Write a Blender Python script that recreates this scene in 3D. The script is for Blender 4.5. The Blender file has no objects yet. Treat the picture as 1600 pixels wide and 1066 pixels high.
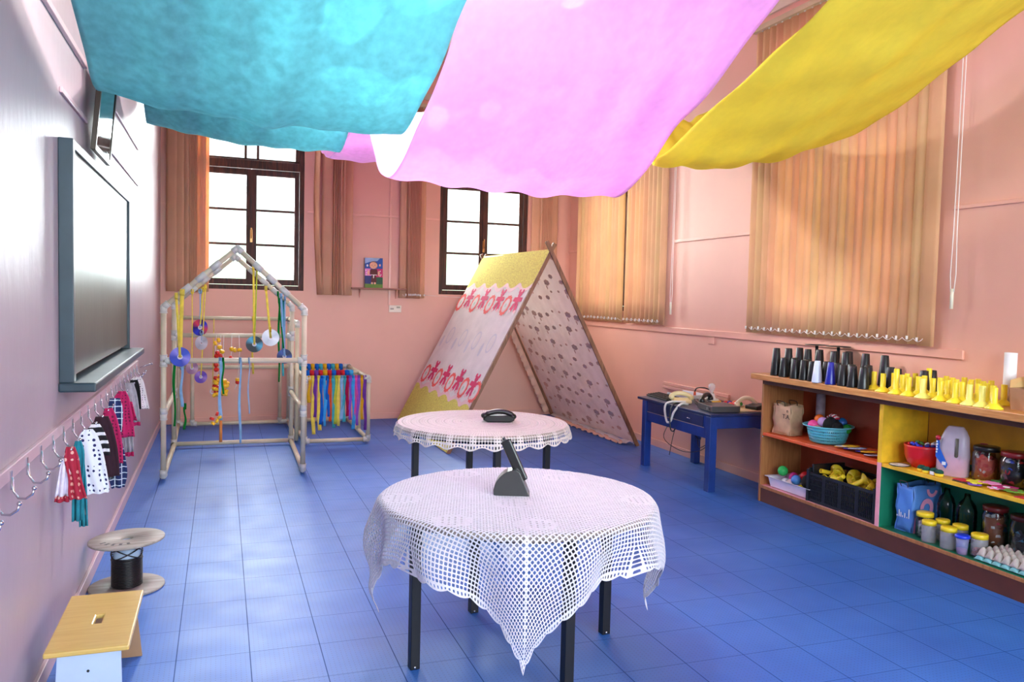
import bpy, bmesh, math, random
from mathutils import Vector, Matrix
random.seed(7)
PI = math.pi
scn = bpy.context.scene
col = scn.collection

# ------------------------------------------------------------------ camera
def cam_matrix():
    yaw, pitch, roll = math.radians(19.712), math.radians(3.006), math.radians(1.379)
    f = Vector((math.sin(yaw)*math.cos(pitch), math.cos(yaw)*math.cos(pitch), -math.sin(pitch)))
    r = Vector((math.cos(yaw), -math.sin(yaw), 0)); u = r.cross(f)
    r2 = r*math.cos(roll) + u*math.sin(roll); u2 = r2.cross(f)
    m = Matrix((r2, u2, -f)).transposed().to_4x4()
    m.translation = Vector((0, 0, 1.58))
    return m
cd = bpy.data.cameras.new('camera'); cam = bpy.data.objects.new('camera', cd); col.objects.link(cam)
cd.sensor_width = 36; cd.lens = 1270/1600*36; cd.clip_start = .05; cam.matrix_world = cam_matrix()
scn.camera = cam

# ------------------------------------------------------------------ view, world, big lights
vs = scn.view_settings
scn.display_settings.display_device = 'sRGB'
vs.view_transform = 'Standard'; vs.look = 'None'; vs.gamma = 1; vs.use_curve_mapping = False
vs.exposure = 0.24
W = bpy.data.worlds.new('sky'); scn.world = W; W.use_nodes = True
wn = W.node_tree; wn.nodes.clear()
wo = wn.nodes.new('ShaderNodeOutputWorld'); wb = wn.nodes.new('ShaderNodeBackground')
wg = wn.nodes.new('ShaderNodeTexCoord'); wsx = wn.nodes.new('ShaderNodeSeparateXYZ'); wr = wn.nodes.new('ShaderNodeValToRGB')
wn.links.new(wg.outputs['Generated'], wsx.inputs[0]); wn.links.new(wsx.outputs['Z'], wr.inputs[0])
wr.color_ramp.elements[0].position = 0.0; wr.color_ramp.elements[0].color = (.78, .93, .70, 1)
wr.color_ramp.elements[1].position = 0.16; wr.color_ramp.elements[1].color = (.93, .97, 1, 1)
wn.links.new(wr.outputs[0], wb.inputs[0]); wb.inputs[1].default_value = 2.6
wn.links.new(wb.outputs[0], wo.inputs[0])

def area(name, loc, target, sx, sy, power, color):
    l = bpy.data.lights.new(name, 'AREA'); l.shape = 'RECTANGLE'; l.size = sx; l.size_y = sy
    l.energy = power; l.color = color
    o = bpy.data.objects.new(name, l); col.objects.link(o); o.location = loc
    o.rotation_euler = (Vector(target)-Vector(loc)).to_track_quat('-Z', 'Y').to_euler()
    return o
LB = 1.0
area('daylight_back_left', (.33, 10.85, 2.9), (.5, 6, 1.0), 1.25, 2.4, 360*LB, (.98, .99, 1))
area('daylight_back_right', (3.28, 10.85, 2.9), (2.6, 6, 1.0), 1.25, 2.4, 330*LB, (1, .99, .95))
area('daylight_right_far', (5.1, 8.65, 2.8), (0, 8.0, 1.6), 2.0, 2.3, 120*LB, (1, .97, .88))
area('daylight_right_near', (5.1, 5.12, 2.8), (0, 4.8, 1.6), 1.8, 2.3, 90*LB, (1, .97, .88))
area('daylight_front_left', (.6, -2.95, 2.3), (1.0, 6, 0.9), 1.9, 2.2, 340*LB, (.84, .91, 1))
area('daylight_front_right', (3.4, -2.95, 2.3), (3.0, 6, 0.9), 1.9, 2.2, 470*LB, (.88, .94, 1))

# ------------------------------------------------------------------ helpers
def lin(c):
    return tuple(((x/255)/12.92 if x/255 <= .04045 else ((x/255+.055)/1.055)**2.4) for x in c) + (1,)
def sock(n, *names):
    for k in names:
        if k in n.inputs: return n.inputs[k]
def mat(name, rgb, rough=.6, var=.0, scale=6, bump=0, bscale=60, metal=0, spec=.5, sss=0, detail=4, stretch=None, trans=0, coat=0):
    m = bpy.data.materials.new(name); m.use_nodes = True; nt = m.node_tree; b = nt.nodes['Principled BSDF']
    b.inputs['Base Color'].default_value = lin(rgb); b.inputs['Roughness'].default_value = rough
    b.inputs['Metallic'].default_value = metal; sock(b, 'Specular IOR Level', 'Specular').default_value = spec
    if trans: sock(b, 'Transmission Weight', 'Transmission').default_value = trans
    if coat: sock(b, 'Coat Weight').default_value = coat
    tc = nt.nodes.new('ShaderNodeTexCoord'); mp = nt.nodes.new('ShaderNodeMapping')
    nt.links.new(tc.outputs['Object'], mp.inputs[0])
    if stretch: mp.inputs['Scale'].default_value = stretch
    nz = nt.nodes.new('ShaderNodeTexNoise'); nz.inputs['Scale'].default_value = scale; nz.inputs['Detail'].default_value = detail
    nt.links.new(mp.outputs[0], nz.inputs['Vector'])
    v = var if var else .03
    rp = nt.nodes.new('ShaderNodeValToRGB')
    lo = tuple(max(0, x*(1-v)) for x in rgb); hi = tuple(min(255, x*(1+v)) for x in rgb)
    rp.color_ramp.elements[0].position = .3; rp.color_ramp.elements[0].color = lin(lo)
    rp.color_ramp.elements[1].position = .7; rp.color_ramp.elements[1].color = lin(hi)
    nt.links.new(nz.outputs[0], rp.inputs[0]); nt.links.new(rp.outputs[0], b.inputs['Base Color'])
    if bump:
        n2 = nt.nodes.new('ShaderNodeTexNoise'); n2.inputs['Scale'].default_value = bscale; n2.inputs['Detail'].default_value = 3
        nt.links.new(mp.outputs[0], n2.inputs['Vector'])
        bp = nt.nodes.new('ShaderNodeBump'); bp.inputs['Strength'].default_value = bump; bp.inputs['Distance'].default_value = .01
        nt.links.new(n2.outputs[0], bp.inputs['Height']); nt.links.new(bp.outputs[0], b.inputs['Normal'])
    return m
def cloth_mat(name, rgb, transl=.5, var=.06, scale=8, tint=None, bump=.15, bscale=40, rough=.9, stretch=None):
    """diffuse + translucent cloth"""
    m = mat(name, rgb, rough, var, scale, bump, bscale, spec=.15, stretch=stretch)
    nt = m.node_tree; b = nt.nodes['Principled BSDF']; out = nt.nodes['Material Output']
    t = nt.nodes.new('ShaderNodeBsdfTranslucent'); mx = nt.nodes.new('ShaderNodeMixShader'); mx.inputs[0].default_value = transl
    src = b.inputs['Base Color'].links[0].from_socket
    if tint:
        t.inputs[0].default_value = lin(tint)
    else: nt.links.new(src, t.inputs[0])
    nt.links.new(b.outputs[0], mx.inputs[1]); nt.links.new(t.outputs[0], mx.inputs[2]); nt.links.new(mx.outputs[0], out.inputs[0])
    return m
def wood_mat(name, rgb, dark, rough=.45, scale=3, axis=1, dist=3.0):
    m = bpy.data.materials.new(name); m.use_nodes = True; nt = m.node_tree; b = nt.nodes['Principled BSDF']
    tc = nt.nodes.new('ShaderNodeTexCoord'); mp = nt.nodes.new('ShaderNodeMapping')
    s = [14, 14, 14]; s[axis] = 1.2; mp.inputs['Scale'].default_value = s
    nt.links.new(tc.outputs['Object'], mp.inputs[0])
    nz = nt.nodes.new('ShaderNodeTexNoise'); nz.inputs['Scale'].default_value = scale; nz.inputs['Detail'].default_value = 6; nz.inputs['Distortion'].default_value = dist*.3
    nt.links.new(mp.outputs[0], nz.inputs['Vector'])
    rp = nt.nodes.new('ShaderNodeValToRGB'); rp.color_ramp.elements[0].position = .35; rp.color_ramp.elements[0].color = lin(dark)
    rp.color_ramp.elements[1].position = .62; rp.color_ramp.elements[1].color = lin(rgb)
    nt.links.new(nz.outputs[0], rp.inputs[0]); nt.links.new(rp.outputs[0], b.inputs['Base Color']); b.inputs['Roughness'].default_value = rough
    return m
def glass_mat(name, tint=(235, 240, 240), gloss=.12, alpha_tint=1.0, rough=.05):
    m = bpy.data.materials.new(name); m.use_nodes = True; nt = m.node_tree; nt.nodes.clear()
    o = nt.nodes.new('ShaderNodeOutputMaterial'); t = nt.nodes.new('ShaderNodeBsdfTransparent'); g = nt.nodes.new('ShaderNodeBsdfGlossy')
    t.inputs[0].default_value = lin(tint); g.inputs['Roughness'].default_value = rough
    fr = nt.nodes.new('ShaderNodeLayerWeight'); fr.inputs[0].default_value = .3
    mt = nt.nodes.new('ShaderNodeMath'); mt.operation = 'MULTIPLY'; mt.inputs[1].default_value = gloss*4; mt.use_clamp = True
    nt.links.new(fr.outputs['Fresnel'], mt.inputs[0])
    mx = nt.nodes.new('ShaderNodeMixShader'); nt.links.new(mt.outputs[0], mx.inputs[0])
    nt.links.new(t.outputs[0], mx.inputs[1]); nt.links.new(g.outputs[0], mx.inputs[2]); nt.links.new(mx.outputs[0], o.inputs[0])
    return m
def frosted_mat(name, rgb, alpha=.45):
    """cloudy plastic: part transparent, part translucent and glossy"""
    m = mat(name, rgb, .25, .04, 10); nt = m.node_tree; b = nt.nodes['Principled BSDF']; out = nt.nodes['Material Output']
    t = nt.nodes.new('ShaderNodeBsdfTransparent'); mx = nt.nodes.new('ShaderNodeMixShader'); mx.inputs[0].default_value = alpha
    nt.links.new(b.outputs[0], mx.inputs[1]); nt.links.new(t.outputs[0], mx.inputs[2]); nt.links.new(mx.outputs[0], out.inputs[0])
    return m
def dot_mat(name, base, dot, scale=40, size=.28, transl=.15):
    m = mat(name, base, .85); nt = m.node_tree; b = nt.nodes['Principled BSDF']
    tc = nt.nodes.new('ShaderNodeTexCoord'); vo = nt.nodes.new('ShaderNodeTexVoronoi'); vo.inputs['Scale'].default_value = scale
    vo.inputs['Randomness'].default_value = .25
    nt.links.new(tc.outputs['Object'], vo.inputs['Vector'])
    c = nt.nodes.new('ShaderNodeMath'); c.operation = 'LESS_THAN'; c.inputs[1].default_value = size
    nt.links.new(vo.outputs['Distance'], c.inputs[0])
    mx = nt.nodes.new('ShaderNodeMix'); mx.data_type = 'RGBA'
    nt.links.new(c.outputs[0], mx.inputs[0]); mx.inputs[6].default_value = lin(base); mx.inputs[7].default_value = lin(dot)
    nt.links.new(mx.outputs[2], b.inputs['Base Color'])
    return m
def stripe_mat(name, a, b_, period=.02, duty=.5, axis='Z', grid=False):
    m = mat(name, a, .85); nt = m.node_tree; b = nt.nodes['Principled BSDF']
    tc = nt.nodes.new('ShaderNodeTexCoord'); sx = nt.nodes.new('ShaderNodeSeparateXYZ'); nt.links.new(tc.outputs['Object'], sx.inputs[0])
    def band(ax, duty):
        d = nt.nodes.new('ShaderNodeMath'); d.operation = 'DIVIDE'; d.inputs[1].default_value = period; nt.links.new(sx.outputs[ax], d.inputs[0])
        f = nt.nodes.new('ShaderNodeMath'); f.operation = 'FRACT'; nt.links.new(d.outputs[0], f.inputs[0])
        l = nt.nodes.new('ShaderNodeMath'); l.operation = 'LESS_THAN'; l.inputs[1].default_value = duty; nt.links.new(f.outputs[0], l.inputs[0]); return l
    l = band(axis, duty)
    if grid:
        k = band('X', duty); mxm = nt.nodes.new('ShaderNodeMath'); mxm.operation = 'MAXIMUM'
        nt.links.new(l.outputs[0], mxm.inputs[0]); nt.links.new(k.outputs[0], mxm.inputs[1]); l = mxm
    mx = nt.nodes.new('ShaderNodeMix'); mx.data_type = 'RGBA'; nt.links.new(l.outputs[0], mx.inputs[0])
    mx.inputs[6].default_value = lin(a); mx.inputs[7].default_value = lin(b_); nt.links.new(mx.outputs[2], b.inputs['Base Color'])
    return m
def emit_mat(name, rgb, s):
    m = bpy.data.materials.new(name); m.use_nodes = True; b = m.node_tree.nodes['Principled BSDF']
    sock(b, 'Emission Color').default_value = lin(rgb); b.inputs['Emission Strength'].default_value = s; return m

class MB:
    def __init__(s): s.v = []; s.f = []; s.m = []; s.sm = []
    def add(s, vs, fs, m=0, sm=False):
        n = len(s.v); s.v += [tuple(v) for v in vs]
        for f in fs: s.f.append([n+i for i in f]); s.m.append(m); s.sm.append(sm)
        return s
    def box(s, x0, x1, y0, y1, z0, z1, m=0, M=None):
        vs = [Vector((x, y, z)) for z in (z0, z1) for y in (y0, y1) for x in (x0, x1)]
        if M: vs = [M@v for v in vs]
        return s.add(vs, [(0, 2, 3, 1), (4, 5, 7, 6), (0, 1, 5, 4), (2, 6, 7, 3), (0, 4, 6, 2), (1, 3, 7, 5)], m)
    def cbox(s, c, d, m=0, M=None):
        return s.box(c[0]-d[0]/2, c[0]+d[0]/2, c[1]-d[1]/2, c[1]+d[1]/2, c[2]-d[2]/2, c[2]+d[2]/2, m, M)
    def bar(s, p, q, w, h, m=0, up=(0, 0, 1)):
        p = Vector(p); q = Vector(q); d = (q-p).normalized(); a = d.cross(Vector(up))
        if a.length < 1e-4: a = d.cross(Vector((0, 1, 0)))
        a.normalize(); b = a.cross(d)
        vs = [e+a*i*w/2+b*j*h/2 for e in (p, q) for i, j in ((-1, -1), (1, -1), (1, 1), (-1, 1))]
        return s.add(vs, [(3, 2, 1, 0), (4, 5, 6, 7), (0, 1, 5, 4), (1, 2, 6, 5), (2, 3, 7, 6), (3, 0, 4, 7)], m)
    def tube(s, pts, r, seg=8, m=0, caps=True, closed=False, flat=1.0):
        pts = [Vector(p) for p in pts]; n = len(pts); rs = r if isinstance(r, (list, tuple)) else [r]*n
        vs = []; N = None
        for i, p in enumerate(pts):
            if closed: t = pts[(i+1) % n]-pts[i-1]
            else: t = pts[min(i+1, n-1)]-pts[max(i-1, 0)]
            t.normalize()
            if N is None:
                N = t.orthogonal().normalized()
            else:
                N = (N-t*N.dot(t))
                N = N.normalized() if N.length > 1e-6 else t.orthogonal().normalized()
            B = t.cross(N)
            for k in range(seg):
                a = 2*PI*k/seg; vs.append(p+(N*math.cos(a)+B*math.sin(a)*flat)*rs[i])
        fs = []
        for i in range(n if closed else n-1):
            j = (i+1) % n
            for k in range(seg):
                l = (k+1) % seg; fs.append((i*seg+k, i*seg+l, j*seg+l, j*seg+k))
        if caps and not closed: fs.append(tuple(range(seg))[::-1]); fs.append(tuple((n-1)*seg+k for k in range(seg)))
        return s.add(vs, fs, m, True)
    def lathe(s, prof, seg=24, c=(0, 0, 0), m=0, M=None, sx=1, sy=1):
        c = Vector(c); vs = []; fs = []
        for r, z in prof:
            for k in range(seg):
                a = 2*PI*k/seg; v = Vector((r*math.cos(a)*sx, r*math.sin(a)*sy, z))
                vs.append((M@v if M else v)+c)
        for i in range(len(prof)-1):
            for k in range(seg):
                l = (k+1) % seg; fs.append((i*seg+k, i*seg+l, (i+1)*seg+l, (i+1)*seg+k))
        if prof[0][0] > 1e-5: pass
        return s.add(vs, fs, m, True)
    def ball(s, c, r, m=0, seg=14, sz=1.0):
        n = seg//2; return s.lathe([(r*math.sin(PI*i/n)+1e-5, -r*math.cos(PI*i/n)*sz) for i in range(n+1)], seg, c, m)
    def grid(s, fn, nu, nv, m=0, sm=True, mf=None):
        vs = [fn(i/nu, j/nv) for j in range(nv+1) for i in range(nu+1)]; n = len(s.v); s.v += [tuple(v) for v in vs]
        for j in range(nv):
            for i in range(nu):
                a = n+j*(nu+1)+i; s.f.append([a, a+1, a+nu+2, a+nu+1]); s.m.append(mf(i, j) if mf else m); s.sm.append(sm)
        return s
    def poly(s, pts, m=0): return s.add(pts, [tuple(range(len(pts)))], m)
    def prism(s, pts, d, m=0, sm=False):
        """extrude planar polygon pts by vector d"""
        d = Vector(d); n = len(pts); a = [Vector(p) for p in pts]; b = [p+d for p in a]
        fs = [tuple(range(n))[::-1], tuple(range(n, 2*n))]+[(i, (i+1) % n, n+(i+1) % n, n+i) for i in range(n)]
        return s.add(a+b, fs, m, sm)
    def build(s, name, mats, parent=None, loc=None, rotz=0, bev=0, solid=0, recalc=True, subs=0, flat=False):
        if flat: s.sm = [False]*len(s.sm)
        me = bpy.data.meshes.new(name); me.from_pydata(s.v, [], s.f)
        for x in (mats if isinstance(mats, (list, tuple)) else [mats]): me.materials.append(x)
        me.polygons.foreach_set('material_index', s.m); me.polygons.foreach_set('use_smooth', s.sm)
        if recalc:
            bm = bmesh.new(); bm.from_mesh(me); bmesh.ops.recalc_face_normals(bm, faces=bm.faces); bm.to_mesh(me); bm.free()
        o = bpy.data.objects.new(name, me); col.objects.link(o)
        if parent: o.parent = parent
        if loc: o.location = loc
        if rotz: o.rotation_euler = (0, 0, rotz)
        if subs:
            q = o.modifiers.new('subdivision', 'SUBSURF'); q.levels = subs; q.render_levels = subs
        if solid:
            q = o.modifiers.new('thickness', 'SOLIDIFY'); q.thickness = solid; q.offset = 0
        if bev:
            q = o.modifiers.new('bevel', 'BEVEL'); q.width = bev; q.segments = 2; q.limit_method = 'ANGLE'; q.harden_normals = False
        return o
def tag(o, label, cat, group=None):
    o['label'] = label; o['category'] = cat
    if group: o['group'] = group
    return o
def thing(name, label, cat, loc=(0, 0, 0), rotz=0, group=None):
    o = bpy.data.objects.new(name, None); col.objects.link(o); o.location = loc; o.rotation_euler = (0, 0, rotz)
    o.empty_display_size = .05
    return tag(o, label, cat, group)
def struct(o): o['kind'] = 'structure'; return o
def dup(root, loc, rotz=0, label=None, cat=None, group=None):
    def cp(o, par):
        c = o.copy(); col.objects.link(c); c.parent = par
        for ch in [x for x in kids.get(o.name, [])]: cp(ch, c)
        return c
    kids = {}
    for x in col.objects:
        if x.parent: kids.setdefault(x.parent.name, []).append(x)
    c = cp(root, None); c.location = loc; c.rotation_euler = (0, 0, rotz)
    if label: c['label'] = label
    if group: c['group'] = group
    return c
ORD = ['first', 'second', 'third', 'fourth', 'fifth', 'sixth', 'seventh', 'eighth', 'ninth', 'tenth', 'eleventh', 'twelfth', 'thirteenth',
       'fourteenth', 'fifteenth', 'sixteenth', 'seventeenth', 'eighteenth', 'nineteenth', 'twentieth', 'twenty-first', 'twenty-second',
       'twenty-third', 'twenty-fourth', 'twenty-fifth', 'twenty-sixth', 'twenty-seventh', 'twenty-eighth', 'twenty-ninth', 'thirtieth']
def text_part(txt, size, M, m, parent, name='lettering', thick=.0006):
    c = bpy.data.curves.new('lettering', 'FONT'); c.body = txt; c.size = size; c.extrude = thick
    t = bpy.data.objects.new('tmp', c); col.objects.link(t)
    bpy.context.view_layer.update()
    me = bpy.data.meshes.new_from_object(t.evaluated_get(bpy.context.evaluated_depsgraph_get()))
    bpy.data.objects.remove(t); me.transform(M); me.materials.clear(); me.materials.append(m)
    o = bpy.data.objects.new(name, me); col.objects.link(o); o.parent = parent; return o
def smooth_curve(P, n=8):
    """Catmull-Rom through tuples"""
    P = [Vector(p) for p in P]; Q = [P[0]*2-P[1]]+P+[P[-1]*2-P[-2]]; out = []
    for i in range(1, len(Q)-2):
        a, b, c, d = Q[i-1:i+3]
        for k in range(n):
            t = k/n; out.append(.5*((2*b)+(c-a)*t+(2*a-5*b+4*c-d)*t*t+(3*b-a-3*c+d)*t**3))
    out.append(P[-1]); return out

# ------------------------------------------------------------------ materials
XL, XR, YB, YF, ZC = -.67, 4.5, 10.3, -2.6, 4.6
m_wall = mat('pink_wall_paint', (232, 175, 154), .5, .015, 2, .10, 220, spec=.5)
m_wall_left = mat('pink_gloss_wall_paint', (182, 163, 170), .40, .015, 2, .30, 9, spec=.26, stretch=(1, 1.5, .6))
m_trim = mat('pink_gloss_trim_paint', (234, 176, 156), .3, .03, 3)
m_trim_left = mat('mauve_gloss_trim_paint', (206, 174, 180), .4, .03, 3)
m_ceil = mat('cream_ceiling_paint', (214, 196, 180), .7, .03, 2)
m_darkwood = wood_mat('dark_varnished_window_wood', (88, 42, 26), (46, 24, 15), .6, axis=2)
m_glass = glass_mat('window_glass')
def floor_mat():
    m = bpy.data.materials.new('blue_rubber_floor_tiles'); m.use_nodes = True; nt = m.node_tree; b = nt.nodes['Principled BSDF']
    L = nt.links; N = nt.nodes.new
    tc = N('ShaderNodeTexCoord'); sx = N('ShaderNodeSeparateXYZ'); L.new(tc.outputs['Object'], sx.inputs[0])
    def mth(op, a, b_=None):
        n = N('ShaderNodeMath'); n.operation = op
        for i, x in enumerate((a, b_)):
            if x is None: continue
            if isinstance(x, (int, float)): n.inputs[i].default_value = x
            else: L.new(x, n.inputs[i])
        return n.outputs[0]
    def dist(ax, off, per):
        f = mth('FRACT', mth('DIVIDE', mth('SUBTRACT', sx.outputs[ax], off), per))
        return mth('MULTIPLY', mth('MINIMUM', f, mth('SUBTRACT', 1, f)), per)
    dx = dist('X', -.175, .3); dy = dist('Y', 3.99, .325)
    line = mth('LESS_THAN', mth('MINIMUM', dx, mth('MULTIPLY', dy, 1.6)), .0022)
    # small studs
    ex = dist('X', -.175, .02); ey = dist('Y', 3.99, .02)
    rr = mth('SQRT', mth('ADD', mth('MULTIPLY', ex, ex), mth('MULTIPLY', ey, ey)))
    stud = mth('LESS_THAN', rr, .0028)
    nz = N('ShaderNodeTexNoise'); nz.inputs['Scale'].default_value = 1.3; nz.inputs['Detail'].default_value = 6; L.new(tc.outputs['Object'], nz.inputs[0])
    rp = N('ShaderNodeValToRGB'); rp.color_ramp.elements[0].position = .3; rp.color_ramp.elements[0].color = lin((24, 90, 180))
    rp.color_ramp.elements[1].position = .72; rp.color_ramp.elements[1].color = lin((42, 112, 202)); L.new(nz.outputs[0], rp.inputs[0])
    dark = N('ShaderNodeMix'); dark.data_type = 'RGBA'; dark.inputs[7].default_value = lin((6, 22, 70))
    L.new(rp.outputs[0], dark.inputs[6]); L.new(mth('MAXIMUM', mth('MULTIPLY', line, .65), mth('MULTIPLY', stud, .45)), dark.inputs[0])
    L.new(dark.outputs[2], b.inputs['Base Color'])
    n2 = N('ShaderNodeTexNoise'); n2.inputs['Scale'].default_value = 5; n2.inputs['Detail'].default_value = 5; L.new(tc.outputs['Object'], n2.inputs[0])
    r2 = mth('ADD', mth('MULTIPLY', n2.outputs[0], .2), .40); L.new(r2, b.inputs['Roughness'])
    L.new(mth('MULTIPLY', mth('SUBTRACT', 1, mth('MULTIPLY', line, .9)), 1.0), sock(b, 'Specular IOR Level', 'Specular'))
    bp = N('ShaderNodeBump'); bp.inputs['Strength'].default_value = .15; bp.inputs['Distance'].default_value = .002
    L.new(mth('SUBTRACT', mth('SUBTRACT', 1, line), mth('MULTIPLY', stud, .4)), bp.inputs['Height']); L.new(bp.outputs[0], b.inputs['Normal'])
    return m

# ------------------------------------------------------------------ the room
b = MB(); b.box(XL-.3, XR+.3, YF-.3, YB+.3, -.12, 0); struct(b.build('floor', floor_mat()))
b = MB(); b.box(XL-.3, XR+.3, YF-.3, YB+.3, ZC, ZC+.12); struct(b.build('ceiling', m_ceil))
def wall(name, m, axis, pos, out, a0, a1, holes):
    """slab normal to axis ('x'/'y') between pos and pos+out, running a0..a1, with rectangular holes (h0,h1,z0,z1)"""
    b = MB(); holes = sorted(holes)
    def seg(p, q, z0, z1):
        lo, hi = min(pos, pos+out), max(pos, pos+out)
        if axis == 'y': b.box(p, q, lo, hi, z0, z1)
        else: b.box(lo, hi, p, q, z0, z1)
    cur = a0
    for h0, h1, z0, z1 in holes:
        seg(cur, h0, 0, ZC); seg(h0, h1, 0, z0); seg(h0, h1, z1, ZC); cur = h1
    seg(cur, a1, 0, ZC)
    return struct(b.build(name, m))
WIN = [(-.28, .95), (2.66, 3.88)]
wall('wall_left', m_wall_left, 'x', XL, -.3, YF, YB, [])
wall('wall_back', m_wall, 'y', YB, .3, XL-.3, XR+.3, [(a, c, 1.61, 3.9) for a, c in WIN])
wall('wall_right', m_wall, 'x', XR, .3, YF, YB, [(4.3, 5.95, 1.46, 3.9), (7.97, 9.80, 1.46, 3.9)])
wall('wall_front', m_wall, 'y', YF, -.3, XL-.3, XR+.3, [(-.4, 1.6, 1.0, 3.6), (2.4, 4.4, 1.0, 3.6)])

def window(idx, P, w, z0, z1, flip=False, rich=True):
    """casement window; P(u, d, z) maps width, depth and height to the room"""
    root = bpy.data.objects.new('window_%d' % idx, None); col.objects.link(root); root['kind'] = 'structure'
    def bx(b, u0, u1, d0, d1, a, c):
        b.add([P(u, d, z) for z in (a, c) for d in (d0, d1) for u in (u0, u1)],
              [(0, 2, 3, 1), (4, 5, 7, 6), (0, 1, 5, 4), (2, 6, 7, 3), (0, 4, 6, 2), (1, 3, 7, 5)])
    f = MB(); t = .055
    bx(f, 0, t, .0, .12, z0, z1); bx(f, w-t, w, .0, .12, z0, z1); bx(f, t, w-t, .0, .12, z0, z0+t); bx(f, t, w-t, 0, .12, z1-t, z1)
    zt = z0+1.45
    bx(f, t, w-t, .0, .12, zt, zt+.1)
    f.build('window_frame', m_darkwood, root, bev=.004)
    c = w/2
    for side, (a, e) in enumerate(((t+.003, c-.004), (c+.004, w-t-.003))):
        s = MB(); q = .055; A, B = z0+t+.004, zt-.004
        bx(s, a, a+q, .02, .065, A, B); bx(s, e-q, e, .02, .065, A, B); bx(s, a+q, e-q, .02, .065, A, A+.07); bx(s, a+q, e-q, .02, .065, B-.075, B)
        zz = A+.07; H = (B-.075-zz)/3
        for k in (1, 2): bx(s, a+q, e-q, .03, .05, zz+k*H-.014, zz+k*H+.014)
        sash = s.build('casement', m_darkwood, root, bev=.003)
        g = MB(); bx(g, a+q-.005, e-q+.005, .052, .056, A+.065, B-.07); g.build('glass_pane', m_glass, sash)
    s = MB(); A, B = zt+.104, z1-t-.004
    bx(s, t, t+.05, .02, .065, A, B); bx(s, w-t-.05, w-t, .02, .065, A, B); bx(s, t, w-t, .02, .065, B-.04, B); bx(s, t, w-t, .02, .065, A, A+.02)
    bx(s, c-.085, c-.055, .02, .065, A, B); bx(s, c+.055, c+.085, .02, .065, A, B)
    top = s.build('transom_light', m_darkwood, root, bev=.003)
    g = MB(); bx(g, t+.04, w-t-.04, .052, .056, A+.01, B-.03); g.build('glass_pane', m_glass, top)
    if rich:
        h = MB(); h.tube([P(c, .0, z0+.62), P(c, -.03, z0+.64), P(c, -.03, z0+.74)], .008, 8); bx(h, c-.014, c+.014, -.004, .02, z0+.57, z0+.72)
        h.build('window_handle', mat('brass_handle', (190, 140, 90), .3, metal=1), root)
        h = MB(); bx(h, c-.016, c+.016, .004, .02, z0+.06, zt-.01); h.build('meeting_stile', m_darkwood, root)
for i, (a, c) in enumerate(WIN):
    window(i+1, lambda u, d, z, a=a: (a+u, YB+.03+d, z), c-a, 1.61, 3.9)
window(3, lambda u, d, z: (XR+.06+d, 7.97+u, z), 1.83, 1.46, 3.9, rich=False)
window(4, lambda u, d, z: (XR+.06+d, 4.3+u, z), 1.65, 1.46, 3.9, rich=False)
window(5, lambda u, d, z: (-.4+u, YF-.06-d, z), 2.0, 1.0, 3.6, rich=False)
window(6, lambda u, d, z: (2.4+u, YF-.06-d, z), 2.0, 1.0, 3.6, rich=False)

tn = [0]
def trim(x0, x1, y0, y1, z0, z1, name=None, m=None):
    tn[0] += 1; b = MB(); b.box(x0, x1, y0, y1, z0, z1); struct(b.build(name or 'trim_%d' % tn[0], m or m_trim, bev=.003))
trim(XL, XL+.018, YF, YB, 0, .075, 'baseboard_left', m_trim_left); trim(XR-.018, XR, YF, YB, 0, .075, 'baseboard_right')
trim(XL+.018, XR-.018, YB-.018, YB, 0, .075, 'baseboard_back')
trim(XR-.02, XR, 3.93, 9.75, 1.255, 1.315)
trim(XR-.016, XR, 6.2, 7.53, 2.205, 2.232); trim(XR-.016, XR, 2.5, 4.06, 2.225, 2.25); trim(XR-.016, XR, 9.86, YB, 2.225, 2.25)
trim(.98, 2.655, YB-.014, YB, 2.565, 2.59); trim(XL, -.6, YB-.014, YB, 2.565, 2.59)
trim(2.0, 2.03, YB-.012, YB, 1.46, 3.3)                                   # cable duct down to the socket
trim(XL+.02, XR-.02, YB-.02, YB, 4.08, 4.16, m=m_ceil); trim(XR-.03, XR, YF, YB, 4.10, 4.2, m=m_ceil)
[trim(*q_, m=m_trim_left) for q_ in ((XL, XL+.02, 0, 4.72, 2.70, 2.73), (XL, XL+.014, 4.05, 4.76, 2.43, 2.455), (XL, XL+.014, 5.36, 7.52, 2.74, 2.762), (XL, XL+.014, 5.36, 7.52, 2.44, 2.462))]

# ceiling lamps
m_tube = emit_mat('lit_fluorescent_tube', (255, 252, 245), 14)
m_white = mat('white_enamel', (235, 235, 232), .4)
for k, (x, y, z, lab) in enumerate(((1.0, 3.3, 3.25, 'fluorescent lamp hanging above the near turquoise and pink cloth'), (1.2, 5.8, 3.6, 'fluorescent lamp hanging above the far end of the pink cloth'))):
    t = thing('ceiling_lamp', lab, 'lamp', (x, y, z))
    MB().box(-.45, .45, -.06, .06, .03, .07).build('lamp_housing', m_white, t, bev=.006)
    MB().tube([(-.42, 0, 0), (.42, 0, 0)], .014, 10).build('fluorescent_tube', m_tube, t)
    MB().tube([(-.3, 0, .07), (-.3, 0, ZC-z)], .004, 6).build('suspension_wire', m_white, t)
    MB().tube([(.3, 0, .07), (.3, 0, ZC-z)], .004, 6).build('suspension_wire', m_white, t)
    l = bpy.data.lights.new('tube_light', 'AREA'); l.shape = 'RECTANGLE'; l.size = .85; l.size_y = .08; l.energy = (95, 130)[k]; l.color = (1, .98, .95)
    lo = bpy.data.objects.new('tube_light', l); col.objects.link(lo); lo.location = (0, 0, -.02); lo.parent = t

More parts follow.
